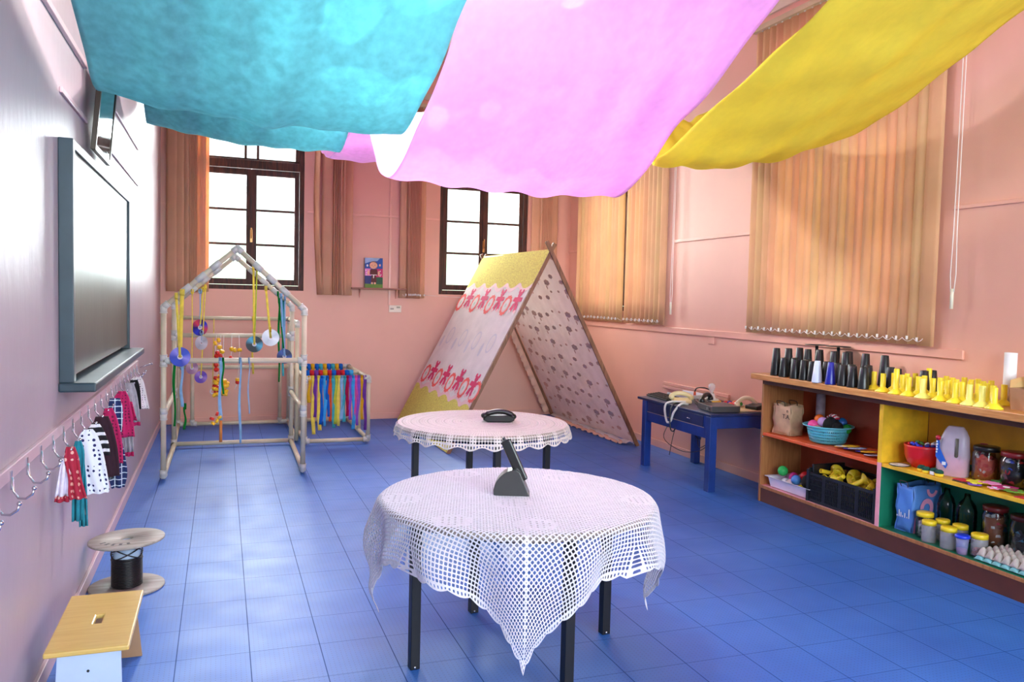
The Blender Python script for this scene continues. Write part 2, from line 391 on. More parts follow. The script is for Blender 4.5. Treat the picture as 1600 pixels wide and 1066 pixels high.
# ------------------------------------------------------------------ ceiling cloths
def felt(name, rgb, tr, var=.10, tint=None):
    m = cloth_mat(name, rgb, tr, var, 15, tint=tint, bump=.25, bscale=26, stretch=(1.5, 1, 1)); return m
def swag(name, label, m, xl, xr, L, R, sag=.05, folds=(), nz=.006, pull=0):
    A = smooth_curve([(y, z, 0) for y, z in L], 8); B = smooth_curve([(y, z, 0) for y, z in R], 8)
    def at(C, t):
        u = t*(len(C)-1); i = min(int(u), len(C)-2); return C[i].lerp(C[i+1], u-i)
    def fn(u, v):
        a = at(A, v); c = at(B, v); y = a.x*(1-u)+c.x*u; z = a.y*(1-u)+c.y*u
        x = (xl+max(0, y-4.55)*pull)*(1-u)+xr*u
        z -= sag*math.sin(PI*u)
        for amp, fr, ph, dr in folds: z += amp*math.sin(fr*2*PI*u+ph+dr*y)*math.sin(PI*u)**.5
        z += nz*(math.sin(9*x+4*y)*math.sin(7*y-3*x)+.6*math.sin(21*x-6*y)+.5*math.sin(13*y+5*x))
        x += .02*math.sin(2.3*y+u*2)
        return (x, y, z)
    b = MB(); b.grid(fn, 60, 110)
    return tag(b.build(name, m, recalc=False, solid=.002), label, 'hanging cloth', 'swagged cloths under the ceiling')
swag('hanging_cloth', 'long turquoise felt cloth swagged under the ceiling along the left wall', felt('turquoise_felt', (134, 196, 202), .5, .055), -.545, .885,
     [(1.4, 3.35), (2.4, 2.93), (3.43, 2.63), (3.8, 2.54), (4.1, 2.48), (4.5, 2.56), (5.0, 2.78), (5.5, 3.1), (6.1, 2.98), (6.7, 2.86), (7.2, 2.92), (8.0, 3.2), (8.8, 3.6)],
     [(1.4, 3.5), (2.3, 3.05), (3.1, 2.73), (3.5, 2.54), (4.0, 2.41), (4.35, 2.45), (4.8, 2.65), (5.5, 3.1), (6.0, 2.83), (6.4, 2.70), (6.7, 2.73), (7.3, 2.95), (8.2, 3.5)],
     .05, [(.008, 3, 0, .3), (.006, 6, 1, .5)])
swag('hanging_cloth', 'long bright pink felt cloth swagged under the ceiling over the middle of the room', felt('pink_felt', (240, 186, 238), .55, .07, (250, 206, 248)), .95, 2.42,
     [(1.3, 3.7), (2.4, 3.25), (3.4, 2.85), (3.7, 2.66), (4.15, 2.45), (4.6, 2.30), (5.1, 2.33), (5.6, 2.62), (6.1, 3.0), (6.8, 2.85), (7.6, 2.83), (8.4, 2.97), (9.2, 3.25), (9.8, 3.6)],
     [(1.2, 3.8), (2.3, 3.35), (3.2, 2.99), (3.63, 2.73), (4.06, 2.55), (4.6, 2.30), (4.98, 2.28), (5.5, 2.5), (6.1, 3.0), (6.8, 2.85), (7.6, 2.85), (8.4, 3.0), (9.2, 3.3), (9.8, 3.6)],
     .03, [(.006, 2, 1, .4), (.005, 5, 0, .6)], .010)
swag('hanging_cloth', 'bright yellow cloth swagged under the ceiling in front of the large blind', felt('yellow_cotton', (250, 236, 92), .4, .012), 2.58, 4.1,
     [(1.2, 3.7), (2.2, 3.3), (3.07, 2.98), (3.37, 2.87), (4.15, 2.61), (4.55, 2.47), (5.1, 2.55), (5.8, 2.9), (6.3, 3.2)],
     [(1.2, 3.95), (2.3, 3.55), (3.32, 3.21), (3.72, 3.03), (4.3, 2.82), (4.7, 2.76), (5.2, 2.85), (5.8, 3.1), (6.3, 3.3)],
     .09, [(.012, 3, .5, .7), (.007, 5, 2, .2)], pull=.5)
# ------------------------------------------------------------------ vertical blinds
m_slat = cloth_mat('peach_blind_fabric', (232, 184, 142), .25, .04, 3, tint=(246, 206, 146), bump=.2, bscale=300)
m_slat_dull = cloth_mat('tan_blind_fabric', (236, 190, 156), .35, .04, 3, tint=(244, 186, 136), bump=.2, bscale=300)
m_slats = [m_slat, cloth_mat('yellowish_blind_fabric', (230, 190, 142), .26, .04, 3, tint=(246, 210, 144), bump=.2, bscale=300), cloth_mat('rosy_blind_fabric', (230, 176, 138), .25, .04, 3, tint=(245, 198, 146), bump=.2, bscale=300)]
m_rail = mat('beige_blind_rail', (190, 170, 140), .4)
m_clip = mat('white_plastic_clip', (235, 230, 225), .35)
m_cord = mat('white_cord', (232, 226, 220), .6)
def slat(P, u, w, ang, z0, z1, m, parent, bend=0.0, dep=0.0):
    """one louvre; P(u,d,z): along the wall, out from the wall, up"""
    b = MB(); ca, sa = math.cos(ang), math.sin(ang)
    def fn(i, j):
        q = (i-.5)*w; z = z0+(z1-z0)*j; c = .004*(1-(2*i-1)**2)
        sway = bend*math.sin(PI*(1-j))*1.0
        return P(u+q*ca+sway, .055+dep+q*sa+c, z)
    b.grid(fn, 4, 10); o = b.build('slat', m, parent, solid=.0012)
    return o
def blind(name, label, P, u0, u1, z0, z1, slats, group=None, cord=None, chains=True, m=None, base=(0, 0, 0)):
    t = thing(name, label, 'blind', base, group=group)
    B = Vector(base); PP = lambda u, d, z: tuple(Vector(P(u, d, z))-B)
    def bx(b, u0, u1, d0, d1, a, c):
        b.add([PP(u, d, z) for z in (a, c) for d in (d0, d1) for u in (u0, u1)],
              [(0, 2, 3, 1), (4, 5, 7, 6), (0, 1, 5, 4), (2, 6, 7, 3), (0, 4, 6, 2), (1, 3, 7, 5)])
    b = MB(); bx(b, u0, u1, .035, .085, z1, z1+.045); bx(b, u0, u0+.02, 0, .085, z1+.01, z1+.04); bx(b, u1-.02, u1, 0, .085, z1+.01, z1+.04)
    b.build('head_rail', m_rail, t, bev=.003)
    prev = None
    for k, (u, w, ang, bend, dep) in enumerate(slats):
        zz = z0+random.uniform(-.004, .004)
        s = slat(PP, u, w, ang, zz, z1-.012, m or m_slats[(0, 1, 0, 2, 0, 0, 2, 0, 0, 1, 0)[k % 11]], t, bend, dep)
        c = MB(); bx(c, u-.006, u+.006, .05+dep, .06+dep, z1-.014, z1); c.build('hanger_clip', m_clip, s)
        if chains:
            c = MB(); bx(c, u+w*.5*math.cos(ang)-.006, u+w*.5*math.cos(ang)+.004, .05+dep+w*.5*math.sin(ang), .066+dep+w*.5*math.sin(ang), zz+.03, zz+.055)
            c.build('weight_clip', m_clip, s)
            if prev is not None and abs(u-prev) > .04:
                c = MB(); c.tube([PP(prev+(u-prev)*q, .078, z0+.045-.022*math.sin(PI*q)) for q in [i/8 for i in range(9)]], .0018, 5)
                c.build('bead_chain', m_clip, s)
        prev = u
    if cord:
        u, zb = cord
        c = MB(); c.tube([PP(u-.012, .05, z1), PP(u-.014, .055, zb+.4), PP(u-.022, .055, zb+.12), PP(u-.012, .055, zb+.01), PP(u, .055, zb), PP(u+.012, .055, zb+.01), PP(u+.02, .055, zb+.12), PP(u+.012, .055, zb+.4), PP(u+.01, .05, z1)], .003, 6)
        c.build('pull_cord', m_cord, t)
        c = MB(); c.tube([PP(u, .055, zb+.03), PP(u, .055, zb-.10)], .011, 10); c.build('cord_weight', mat('pale_cord_weight', (225, 222, 200), .3), t)
    return t
PR = lambda u, d, z: (XR-d, u, z)
sl = []; u = 6.10; k = 0
while u > 4.12:
    w = .122; step = (.088, .095, .080, .098, .102, .085)[k % 6]
    sl.append((u, w, .15+.05*(k % 3), 0, 0)); u -= step; k += 1
blind('vertical_blind', 'wide peach vertical blind over the window above the shelf unit', PR, 4.02, 6.22, 1.33, 3.97, sl, 'peach vertical blinds', (4.0, 1.68), base=(XR, 5.1, 1.33))
sl = [(9.86, .06, 1.2, 0, 0)]; u = 9.74; k = 0
while u > 7.6:
    if not 8.56 < u < 8.66: sl.append((u, .125, .11+.04*(k % 3), .012 if 8.66 < u < 8.8 else (-.012 if 8.4 < u < 8.54 else 0), 0))
    u -= .098; k += 1
blind('vertical_blind', 'peach vertical blind with a dark slit between its slats, behind the tent', PR, 7.5, 9.92, 1.33, 3.97, sl, 'peach vertical blinds', (7.49, 1.55), base=(XR, 8.7, 1.33))
PBk = lambda u, d, z: (u, YB-d, z)
def stack(u0, n, step, bunch=1.25, wob=0.0):
    return [(u0+i*step, .115, bunch+.12*math.sin(i*2.1), wob*math.sin(i*1.7), .012*math.sin(i*1.3)) for i in range(n)]
sl = [(-.55, .12, .25, 0, 0), (-.47, .12, .3, 0, .012), (-.41, .12, .5, 0, 0)]+[(-.37+i*.018, .12, 1.0, 0, 0) for i in range(5)]+[(-.24, .13, .3, 0, 0), (-.19, .1, .2, 0, .01)]
sr = [(1.14, .11, 1.0, -.05, 0), (1.22, .13, .1, 0, .02)]+[(1.29+i*.022, .12, 1.3, 0, 0) for i in range(3)]+[(1.38, .12, 1.0, -.02, .02), (1.41, .12, .8, -.025, .03), (1.47, .12, .25, 0, .01)]
blind('vertical_blind', 'tan vertical blind drawn open to both sides of the window by the blackboard wall', PBk, -.6, 1.56, 1.57, 3.97, sl+sr, 'tan vertical blinds on the back wall', (-.5, 1.68), chains=False, m=m_slat_dull, base=(.33, YB, 1.57))
sl = [(2.17, .09, .2, 0, 0)]+[(2.225+i*.021, .12, 1.25, 0, 0) for i in range(8)]+[(2.41, .09, .2, 0, 0)]
sr = [(3.97, .11, .4, 0, 0)]+[(4.02+i*.025, .12, 1.2, 0, 0) for i in range(7)]+[(4.22, .12, .3, 0, 0)]
blind('vertical_blind', 'tan vertical blind drawn open beside the window behind the tent', PBk, 2.1, 4.3, 1.55, 3.97, sl+sr, 'tan vertical blinds on the back wall', None, m=m_slat_dull, base=(3.27, YB, 1.55))

# ------------------------------------------------------------------ left wall: blackboard, picture, hooks, clothes
m_boardframe = mat('slate_blue_painted_wood', (44, 62, 72), .35, .08, 8)
m_slate = mat('dusty_blackboard', (58, 61, 58), .36, .2, 2.5, .05, 20, spec=.3, stretch=(1, 1, .5))
bb = thing('blackboard', 'large blackboard in a slate blue wooden frame on the left wall', 'blackboard', (XL, 5.15, 1.14))
y0, y1, h = -1.14, 1.20, 1.09
b = MB(); b.box(.0, .045, y0+.05, y1-.03, .05, h-.04); b.build('writing_surface', m_slate, bb)
b = MB(); b.box(0, .06, y0, y0+.05, .02, h); b.box(0, .06, y1-.03, y1, .02, h); b.box(0, .06, y0+.05, y1-.03, h-.04, h); b.build('frame', m_boardframe, bb, bev=.004)
b = MB(); b.box(0, .15, y0-.02, y1+.03, -.02, .022); b.build('chalk_tray', m_boardframe, bb, bev=.008)
pf = thing('framed_mirror', 'tall dark framed mirror leaning out from the left wall above the blackboard', 'mirror', (XL, 5.02, 2.30))
T = Matrix.Rotation(math.radians(5), 4, 'Y')
b = MB(); b.box(.03, .055, -.30, -.27, 0, .46, 0, T); b.box(.03, .055, .27, .30, 0, .46, 0, T); b.box(.03, .055, -.27, .27, 0, .03, 0, T); b.box(.03, .055, -.27, .27, .43, .46, 0, T)
b.build('frame', mat('dark_bronze_frame', (66, 50, 36), .35), pf, bev=.003)
b = MB(); b.box(.034, .05, -.275, .275, .025, .435, 0, T); b.build('mirror_glass', mat('silvered_glass', (225, 228, 228), .06, metal=1), pf)
b = MB(); b.box(0.002, .05, -.02, .02, .40, .44, 0); b.build('wall_bracket', m_boardframe, pf)

m_steel = mat('chrome_steel', (200, 200, 205), .22, metal=1)
hr = thing('hook_rail', 'long pink rail of chrome hooks below the blackboard', 'coat hooks', (XL, 5.0, .95))
b = MB(); b.box(0, .018, -2.75, 2.46, -.01, .035); b.build('rail', m_trim_left, hr, bev=.003)
HY = [2.40, 2.62, 2.84]+[3.05+.2345*i for i in range(19)]
for y in HY:
    b = MB(); b.box(.018, .022, y-5-.009, y-5+.009, -.04, .022)
    b.tube([(.022, y-5, .0), (.026, y-5, -.045), (.042, y-5-.01, -.068), (.064, y-5-.015, -.07), (.084, y-5-.018, -.056), (.09, y-5-.02, -.038)], .0042, 7)
    b.ball((.09, y-5-.02, -.035), .0075)
    b.build('hook', m_steel, hr)
b = MB(); b.tube([(.03, 2.40, -.02), (.12, 2.43, .01)], .005, 7); b.ball((.12, 2.43, .01), .010); b.build('end_peg', m_steel, hr)

def garment(name, label, cat, y, parts, rot=.5, x=XL+.088):
    """parts: (material, outline in (u, z) metres, depth offset, part name); first is the body"""
    z = .895
    root = thing(name, label, cat, (x, y-.02, z), rot, 'doll clothes on the hook rail')
    for k, (m, P, off, nm) in enumerate(parts):
        b = MB(); n = 22
        us = [p[0] for p in P]; zs = [p[1] for p in P]
        # rows between left and right outline: P is [(left,right,z)...]
        rows = smooth_curve(P, 5)
        def fn(i, j, rows=rows, off=off):
            q = j*(len(rows)-1); a = min(int(q), len(rows)-2); r = rows[a].lerp(rows[a+1], q-a)
            u = (r.x+(r.y-r.x)*i)*.74
            return (u, off+.010*math.sin(i*11+r.z*6+k)*(.3+min(1, abs(r.z)*6)), r.z)
        b.grid(fn, 12, len(rows)-1); b.build(nm, m, root, solid=.006, recalc=False)
    return root
G = {}
c = lambda n, rgb: mat(n, rgb, .9, .08, 30)
m_wred = dot_mat('red_patterned_cotton', (168, 32, 60), (225, 170, 160), 38, .3)
m_wht = c('white_cotton', (226, 218, 240)); m_teal = c('teal_jersey', (30, 128, 146)); m_wdot = dot_mat('white_cotton_with_navy_dots', (232, 234, 246), (30, 30, 90), 42, .3)
m_bws = stripe_mat('black_and_white_stripes', (24, 20, 26), (232, 228, 232), .042, .38); m_mar = c('dark_maroon_jersey', (52, 22, 36))
m_mag = dot_mat('magenta_cotton_with_dark_dots', (190, 24, 92), (110, 14, 60), 50, .32); m_nav = stripe_mat('navy_cotton_with_white_grid', (30, 46, 96), (214, 226, 236), .036, .14, grid=True)
m_gry = c('grey_jersey', (170, 164, 170)); m_blk = c('black_jersey', (22, 18, 20)); m_wd2 = dot_mat('white_cotton_with_tiny_dots', (236, 224, 222), (120, 90, 100), 60, .25)
m_gpat = dot_mat('grey_patterned_knit', (92, 110, 116), (30, 40, 50), 60, .35)
garment('doll_shirt', 'red patterned doll shirt with a white sleeve, nearest of the clothes on hooks', 'doll clothes', HY[6], [
    (m_wred, [(-.02, .02, .03), (-.03, .04, -.02), (-.01, .05, -.10), (-.01, .07, -.165), (-.0, .08, -.19)], 0, 'red_sleeve'),
    (m_wht, [(-.02, .0, .01), (-.045, .0, -.03), (-.06, -.005, -.10), (-.075, -.01, -.175)], .012, 'white_sleeve'), (m_wred, [(-.075, -.01, -.175), (-.08, -.01, -.20)], .014, 'red_cuff')], .15)
garment('doll_trousers', 'long narrow teal doll trousers hanging from a hook', 'doll clothes', HY[7]-.04, [
    (m_teal, [(-.015, .015, .02), (-.03, .03, -.04), (-.03, .02, -.2), (-.035, .015, -.33)], 0, 'trouser_leg'), (m_teal, [(-.01, .03, -.05), (.0, .04, -.2), (.005, .045, -.36)], .016, 'trouser_leg'),
    (m_gpat, [(.002, .03, -.28), (.006, .035, -.31)], .022, 'patterned_patch')], .1)
garment('doll_shirt', 'white doll shirt with navy dots hanging from a hook', 'doll clothes', HY[8]-.02, [
    (m_wdot, [(-.02, .03, .03), (-.05, .06, -.01), (-.055, .09, -.1), (-.03, .115, -.22), (-.01, .12, -.26), (-.005, .115, -.275)], 0, 'shirt_body'), (m_wdot, [(-.05, -.02, -.01), (-.08, -.04, -.08), (-.07, -.03, -.17)], .014, 'sleeve')], .2)
garment('doll_shirt', 'black and white striped doll top hanging from a hook', 'doll clothes', HY[9], [
    (m_bws, [(-.02, .02, .02), (-.05, .05, -.02), (-.04, .075, -.08), (-.03, .085, -.145)], 0, 'shirt_body'), (m_mar, [(-.045, -.01, -.02), (-.06, -.03, -.08)], .012, 'sleeve')], .3)
garment('doll_trousers', 'dark maroon doll trousers hanging behind the striped top', 'doll clothes', HY[10], [
    (m_mar, [(-.04, .04, .02), (-.06, .07, -.05), (-.05, .10, -.18), (-.02, .11, -.3)], 0, 'trouser_leg'), (m_mar, [(-.05, .02, -.1), (-.07, .02, -.2), (-.05, .03, -.29)], .016, 'trouser_leg')], .2)
garment('doll_dress', 'magenta spotted doll dress hanging between maroon and navy trousers', 'doll clothes', HY[11], [
    (m_mag, [(-.02, .03, .03), (-.04, .06, -.03), (-.06, .09, -.15), (-.06, .1, -.28)], 0, 'dress_body'), (m_gpat, [(-.02, .03, -.27), (-.02, .03, -.31), (-.02, .03, -.36)], -.012, 'patterned_hem')], .2)
garment('doll_trousers', 'long navy doll trousers with a white grid pattern hanging from a hook', 'doll clothes', HY[12]+.05, [
    (m_nav, [(-.03, .04, .05), (-.05, .06, -.04), (-.05, .04, -.2), (-.04, .05, -.32)], 0, 'trouser_leg'), (m_nav, [(-.02, .05, -.2), (-.02, .075, -.3), (-.04, .09, -.4), (-.02, .07, -.48)], .015, 'trouser_leg')], .15)
garment('doll_shirt', 'magenta doll top with wide sleeves hanging past the navy trousers', 'doll clothes', HY[14]-.06, [
    (m_mag, [(-.02, .03, .05), (-.06, .06, .0), (-.08, .08, -.1), (-.09, .10, -.24)], 0, 'shirt_body'), (m_mag, [(.04, .08, -.02), (.06, .12, -.14)], .014, 'sleeve')], .2)
garment('doll_trousers', 'grey doll trousers with magenta cuffs hanging from a hook', 'doll clothes', HY[16]-.04, [
    (m_gry, [(-.04, .03, .05), (-.03, .06, -.04), (.0, .085, -.22)], 0, 'trouser_leg'), (m_gry, [(-.05, .0, .0), (-.05, .01, -.2), (-.04, .03, -.42)], -.014, 'trouser_leg'),
    (m_mag, [(.0, .085, -.22), (.0, .088, -.245)], .004, 'magenta_cuff'), (m_mag, [(-.04, .03, -.42), (-.04, .03, -.45)], -.012, 'magenta_cuff')], .2)
garment('doll_shirt', 'black doll top hanging from a hook near the end of the rail', 'doll clothes', HY[17]+.01, [(m_blk, [(-.03, .03, .04), (-.04, .05, -.02), (-.02, .06, -.17)], 0, 'shirt_body')], .2)
garment('doll_shirt', 'white doll shirt with tiny dots, farthest of the clothes on the hooks', 'doll clothes', HY[18], [
    (m_wd2, [(-.03, .03, .04), (-.07, .06, .0), (-.05, .09, -.12), (-.03, .11, -.2)], 0, 'shirt_body'), (m_wd2, [(-.07, -.03, .0), (-.08, -.03, -.14), (-.07, -.02, -.26)], -.012, 'sleeve')], .2)

# ------------------------------------------------------------------ spool and step stool
m_ply = wood_mat('weathered_plywood', (172, 164, 154), (144, 134, 124), .6, axis=0)
t = thing('cable_spool', 'plywood cable spool wound with black wire standing by the left wall', 'spool', (-.465, 4.67, 0))
def flange(z, tilt=0):
    b = MB(); M = Matrix.Rotation(tilt, 4, 'Y')
    b.lathe([(.034, -.006), (.182, -.006), (.186, -.003), (.186, .005), (.182, .008), (.034, .008), (.034, -.006)], 48, (0, 0, z), 0, M); return b
flange(.006).build('bottom_flange', m_ply, t); flange(.257, -.035).build('top_flange', m_ply, t)
b = MB(); b.lathe([(.028, .01), (.028, .25), (.066, .25), (.066, .01), (.028, .01)], 28); b.build('core_tube', mat('pale_blue_card_core', (170, 190, 215), .7), t)
b = MB()
b.tube([(.073*math.cos(a*.35), .073*math.sin(a*.35), .014+a*.35/(2*PI)*.0085) for a in range(0, 330)], .0048, 6)
for k in range(4): b.tube([(.076*math.cos(a), .076*math.sin(a), .19+.035*math.sin(a+k*1.5)) for a in [i*2*PI/28 for i in range(29)]], .0035, 6)
b.build('wound_wire', mat('black_wire', (22, 18, 20), .35), t)
MB().lathe([(.001, .16), (.0275, .16), (.0275, .165), (.001, .165)], 20).build('core_shade_disc', m_boardframe, t)  # added dark disc stands in for the shade inside the core hole
b = MB()
for k in range(5):
    a_ = 3.6+k*.32; M = Matrix.Rotation(-.035, 4, 'Y'); b.poly([M @ Vector((r_*math.cos(a_+d_), r_*math.sin(a_+d_), .2655)) for r_, d_ in ((.10, 0), (.13, .02), (.13, .16), (.115, .12), (.10, .17))])
b.build('stamped_marks', mat('grey_stamp_ink', (96, 92, 92), .7), t, recalc=False)
t = thing('step_stool', 'small step stool with a yellow varnished wooden top and pale blue end panel', 'stool', (-.44, 3.43, 0))
m_yw = wood_mat('yellow_varnished_wood', (214, 180, 100), (206, 168, 90), .28, axis=0)
ZT = .305
b = MB(); X0, X1, Y0, Y1 = -.14, .135, -.29, .29; hx, hy = .013, .045
xs_, ys_ = (X0, -hx, hx, X1), (Y0, -hy, hy, Y1)
vs_ = [(x, y, z) for z in (ZT-.02, ZT) for y in ys_ for x in xs_]; fs_ = []
for j in range(3):
    for i in range(3):
        if i == j == 1: continue
        a_ = j*4+i; fs_ += [(a_, a_+4, a_+5, a_+1), (16+a_, 17+a_, 21+a_, 20+a_)]
for a_, b_ in ((0, 1), (1, 2), (2, 3), (3, 7), (7, 11), (11, 15), (15, 14), (14, 13), (13, 12), (12, 8), (8, 4), (4, 0), (6, 5), (10, 6), (9, 10), (5, 9)): fs_.append((a_, b_, b_+16, a_+16))
b.add(vs_, fs_); b.build('stool_top', m_yw, t, bev=.006)
m_pb = mat('pale_blue_white_paint', (176, 194, 226), .5, .02)
m_bl = mat('black_screw', (20, 20, 20), .4)
b = MB(); b.add([(-.11, -.30, 0), (.115, -.30, 0), (.115, -.285, 0), (-.11, -.285, 0), (-.10, -.265, ZT-.021), (.105, -.265, ZT-.021), (.105, -.25, ZT-.021), (-.10, -.25, ZT-.021)], [(0, 1, 5, 4), (1, 2, 6, 5), (2, 3, 7, 6), (3, 0, 4, 7), (4, 5, 6, 7), (0, 3, 2, 1)])
e = b.build('front_panel', m_pb, t, bev=.002); MB().ball((.0, -.273, .22), .005).build('screw', m_bl, e)
b = MB(); b.add([(-.11, .34, 0), (.125, .34, 0), (.125, .325, 0), (-.11, .325, 0), (-.10, .265, ZT-.021), (.105, .265, ZT-.021), (.105, .25, ZT-.021), (-.10, .25, ZT-.021)], [(0, 1, 5, 4), (1, 2, 6, 5), (2, 3, 7, 6), (3, 0, 4, 7), (4, 5, 6, 7), (0, 3, 2, 1)])
b.build('back_panel', mat('bare_plywood_panel', (176, 136, 100), .6), t, bev=.002)
MB().box(-.10, -.085, -.26, .26, ZT-.07, ZT-.021).build('stretcher', m_pb, t)

# ------------------------------------------------------------------ pipe playhouse
m_pvc = mat('aged_white_pvc_pipe', (208, 194, 164), .4, .07, 5)
m_pvc2 = mat('white_pvc_fitting', (202, 198, 188), .35, .04, 8)
ph = thing('pipe_house_frame', 'house shaped frame of white plastic pipes beside the left wall', 'play frame', (.12, 8.0, 0))
O = Vector((.12, 8.0, 0)); RP = .022
def pipe(p, q, parent, nm='pipe', r=RP, m=None):
    b = MB(); b.tube([Vector(p)-OO, Vector(q)-OO], r, 12); return b.build(nm, m or m_pvc, parent)
def fit(p, dirs, parent, r=RP+.006, L=.05):
    b = MB(); p = Vector(p)-OO
    for d in dirs: d = Vector(d).normalized(); b.tube([p, p+d*L], r, 12); b.tube([p+d*(L-.008), p+d*L], r+.003, 12)
    b.ball(p, r); return b.build('pipe_fitting', m_pvc2, parent)
OO = O
x0, x1, ze, za = -.445, .675, 1.44, 1.945; xm = (x0+x1)/2
for y, xa, xb in ((7.22, x0, x1), (8.7, -.44, .69)):
    xm = .125 if y < 8 else .13; zp = za if y < 8 else 1.935; zb = 1.0 if y < 8 else 1.135; zl = .06 if y < 8 else .04
    pipe((xa, y, .03), (xa, y, ze), ph, 'upright_pipe'); pipe((xb, y, .03), (xb, y, ze), ph, 'upright_pipe')
    pipe((xa, y, ze), (xm, y, zp), ph, 'rafter_pipe'); pipe((xb, y, ze), (xm, y, zp), ph, 'rafter_pipe')
    pipe((xa, y, zb), (xb, y, zb), ph, 'cross_pipe')
    fit((xa, y, ze), [(0, 0, -1), (xm-xa, 0, zp-ze)], ph); fit((xb, y, ze), [(0, 0, -1), (xm-xb, 0, zp-ze)], ph)
    fit((xm, y, zp), [(xa-xm, 0, ze-zp), (xb-xm, 0, ze-zp)], ph)
    fit((xa, y, zb), [(0, 0, 1), (0, 0, -1), (1, 0, 0)], ph); fit((xb, y, zb), [(0, 0, 1), (0, 0, -1), (-1, 0, 0)], ph)
    s = 1 if y < 8 else -1
    fit((xa, y, .045), [(0, 0, 1), (0, s, 0)], ph); fit((xb, y, .045), [(0, 0, 1), (0, s, 0)], ph)
    for k in (.3, .5, .7):
        for xe in (xa, xb):
            p = Vector((xe, y, ze)).lerp(Vector((xm, y, zp)), k); d = (Vector((xm, y, zp))-p).normalized()*.045; b = MB(); b.tube([p-d-OO, p+d-OO], RP+.005, 12); b.build('pipe_sleeve', m_pvc2, ph)
for xa in (x0, x1):
    pipe((xa, 7.22, .045), (xa+(.01 if xa < 0 else .015), 8.7, .045), ph, 'floor_pipe'); pipe((xa, 7.22, .56), (xa+.01, 8.7, .56), ph, 'side_pipe')
    for y in (7.22, 8.7): fit((xa+(.01 if y > 8 else 0), y, .56), [(0, 0, 1), (0, 0, -1), (0, 1 if y < 8 else -1, 0)], ph)
pipe((-.44, 8.7, .045), (.69, 8.7, .045), ph, 'floor_pipe')
for z in (.56,): pass
# rear bay of the playhouse
rb = thing('pipe_bay_frame', 'low square bay of cream plastic pipes standing behind the pipe house', 'play frame', (.12, 9.4, 0)); OO = Vector((.12, 9.4, 0))
for xa, h in ((-.46, 1.27), (-.31, .70), (.66, .70), (.76, 1.27)):
    pipe((xa, 10.0, .03), (xa, 10.0, h), rb, 'upright_pipe')
    if h > 1: fit((xa, 10.0, h), [(0, 0, -1), (1 if xa < 0 else -1, 0, 0), (0, -1, 0)], rb)
    fit((xa, 10.0, .045), [(0, 0, 1), (1, 0, 0)] if xa < .7 else [(0, 0, 1), (-1, 0, 0)], rb)
pipe((-.46, 10.0, 1.27), (.76, 10.0, 1.27), rb, 'top_pipe'); pipe((-.46, 10.0, .70), (.76, 10.0, .70), rb, 'middle_pipe'); pipe((-.46, 10.0, .045), (.76, 10.0, .045), rb, 'floor_pipe')
for xa in (-.46, .76):
    e = -.44 if xa < 0 else .75
    pipe((xa, 10.0, .045), (e, 8.76, .045), rb, 'floor_pipe'); pipe((xa, 10.0, 1.27), (e, 8.76, 1.27), rb, 'side_pipe'); pipe((e, 8.76, .03), (e, 8.76, 1.27), rb, 'upright_pipe')
    fit((e, 8.76, 1.27), [(0, 0, -1), (0, 1, 0)], rb)
# right cube with ribbons
rc = thing('pipe_cube_frame', 'low cube of cream plastic pipes hung with coloured fabric ribbons', 'play frame', (1.12, 9.3, 0)); OO = Vector((1.12, 9.3, 0))
XA, XB, Yn, Yf, H = .82, 1.475, 8.6, 10.06, .70
for xa in (XA, XB):
    for y in (Yn, Yf):
        pipe((xa, y, .03), (xa, y, H), rc, 'upright_pipe'); fit((xa, y, H), [(0, 0, -1), (1 if xa == XA else -1, 0, 0), (0, 1 if y == Yn else -1, 0)], rc)
        fit((xa, y, .045), [(0, 0, 1), (1 if xa == XA else -1, 0, 0), (0, 1 if y == Yn else -1, 0)], rc)
    pipe((xa, Yn, H), (xa, Yf, H), rc, 'side_pipe'); pipe((xa, Yn, .045), (xa, Yf, .045), rc, 'floor_pipe')
    pipe((xa, 9.21, .03), (xa, 9.21, H), rc, 'upright_pipe')
for y in (Yn, Yf): pipe((XA, y, H), (XB, y, H), rc, 'top_pipe'); pipe((XA, y, .045), (XB, y, .045), rc, 'floor_pipe')
pipe((XA, 9.21, H), (XB, 9.21, H), rc, 'top_pipe')
RC = dict(yellow=(242, 220, 96), purple=(122, 62, 160), blue=(28, 104, 200), sky=(70, 170, 225), red=(204, 44, 52), teal=(70, 176, 186), lime=(196, 204, 74), crimson=(176, 24, 72), violet=(150, 90, 200), green=(20, 130, 50), pink=(230, 90, 170), orange=(216, 90, 44), pale=(150, 190, 220), gold=(226, 176, 40))
RM = {k: cloth_mat(k+'_ribbon', v, .3, .06, 20, bump=0) for k, v in RC.items()}
def ribbon(x, y, z0, z1, w, c, label, group, lean=0, name='ribbon', r=RP, knot=True, tw=0.35, parent=None, mat_=None):
    b = MB(); n = 14; ph_ = random.random()*6
    def fn(i, j):
        z = z0+(z1-z0)*j; q = (i-.5)*w*(1-.25*math.sin(j*3+ph_)**2); a = tw*math.sin(j*3.1+ph_)
        return (q*math.cos(a)+lean*j+.006*math.sin(j*7+ph_), -r-.006+q*math.sin(a)+.004*math.sin(j*9+ph_), z-z0)
    b.grid(fn, 3, n)
    if knot:
        for k in (-1, 1):
            b.lathe([(r+.003, -w*.5), (r+.0045, 0), (r+.003, w*.5)], 14, (0, 0, 0), 0, Matrix.Rotation(PI/2, 4, 'Y'))
    o = b.build(name, mat_ or RM[c], parent, solid=.0012, recalc=False, loc=None if parent else (x, y, z0))
    if not parent: tag(o, label, 'ribbon', group)
    return o
seq = ['gold', 'yellow', 'purple', 'yellow', 'blue', 'sky', 'blue', 'orange', 'teal', 'lime', 'yellow', 'pale', 'teal', 'crimson', 'violet', 'sky', 'pink', 'violet', 'gold', 'purple']
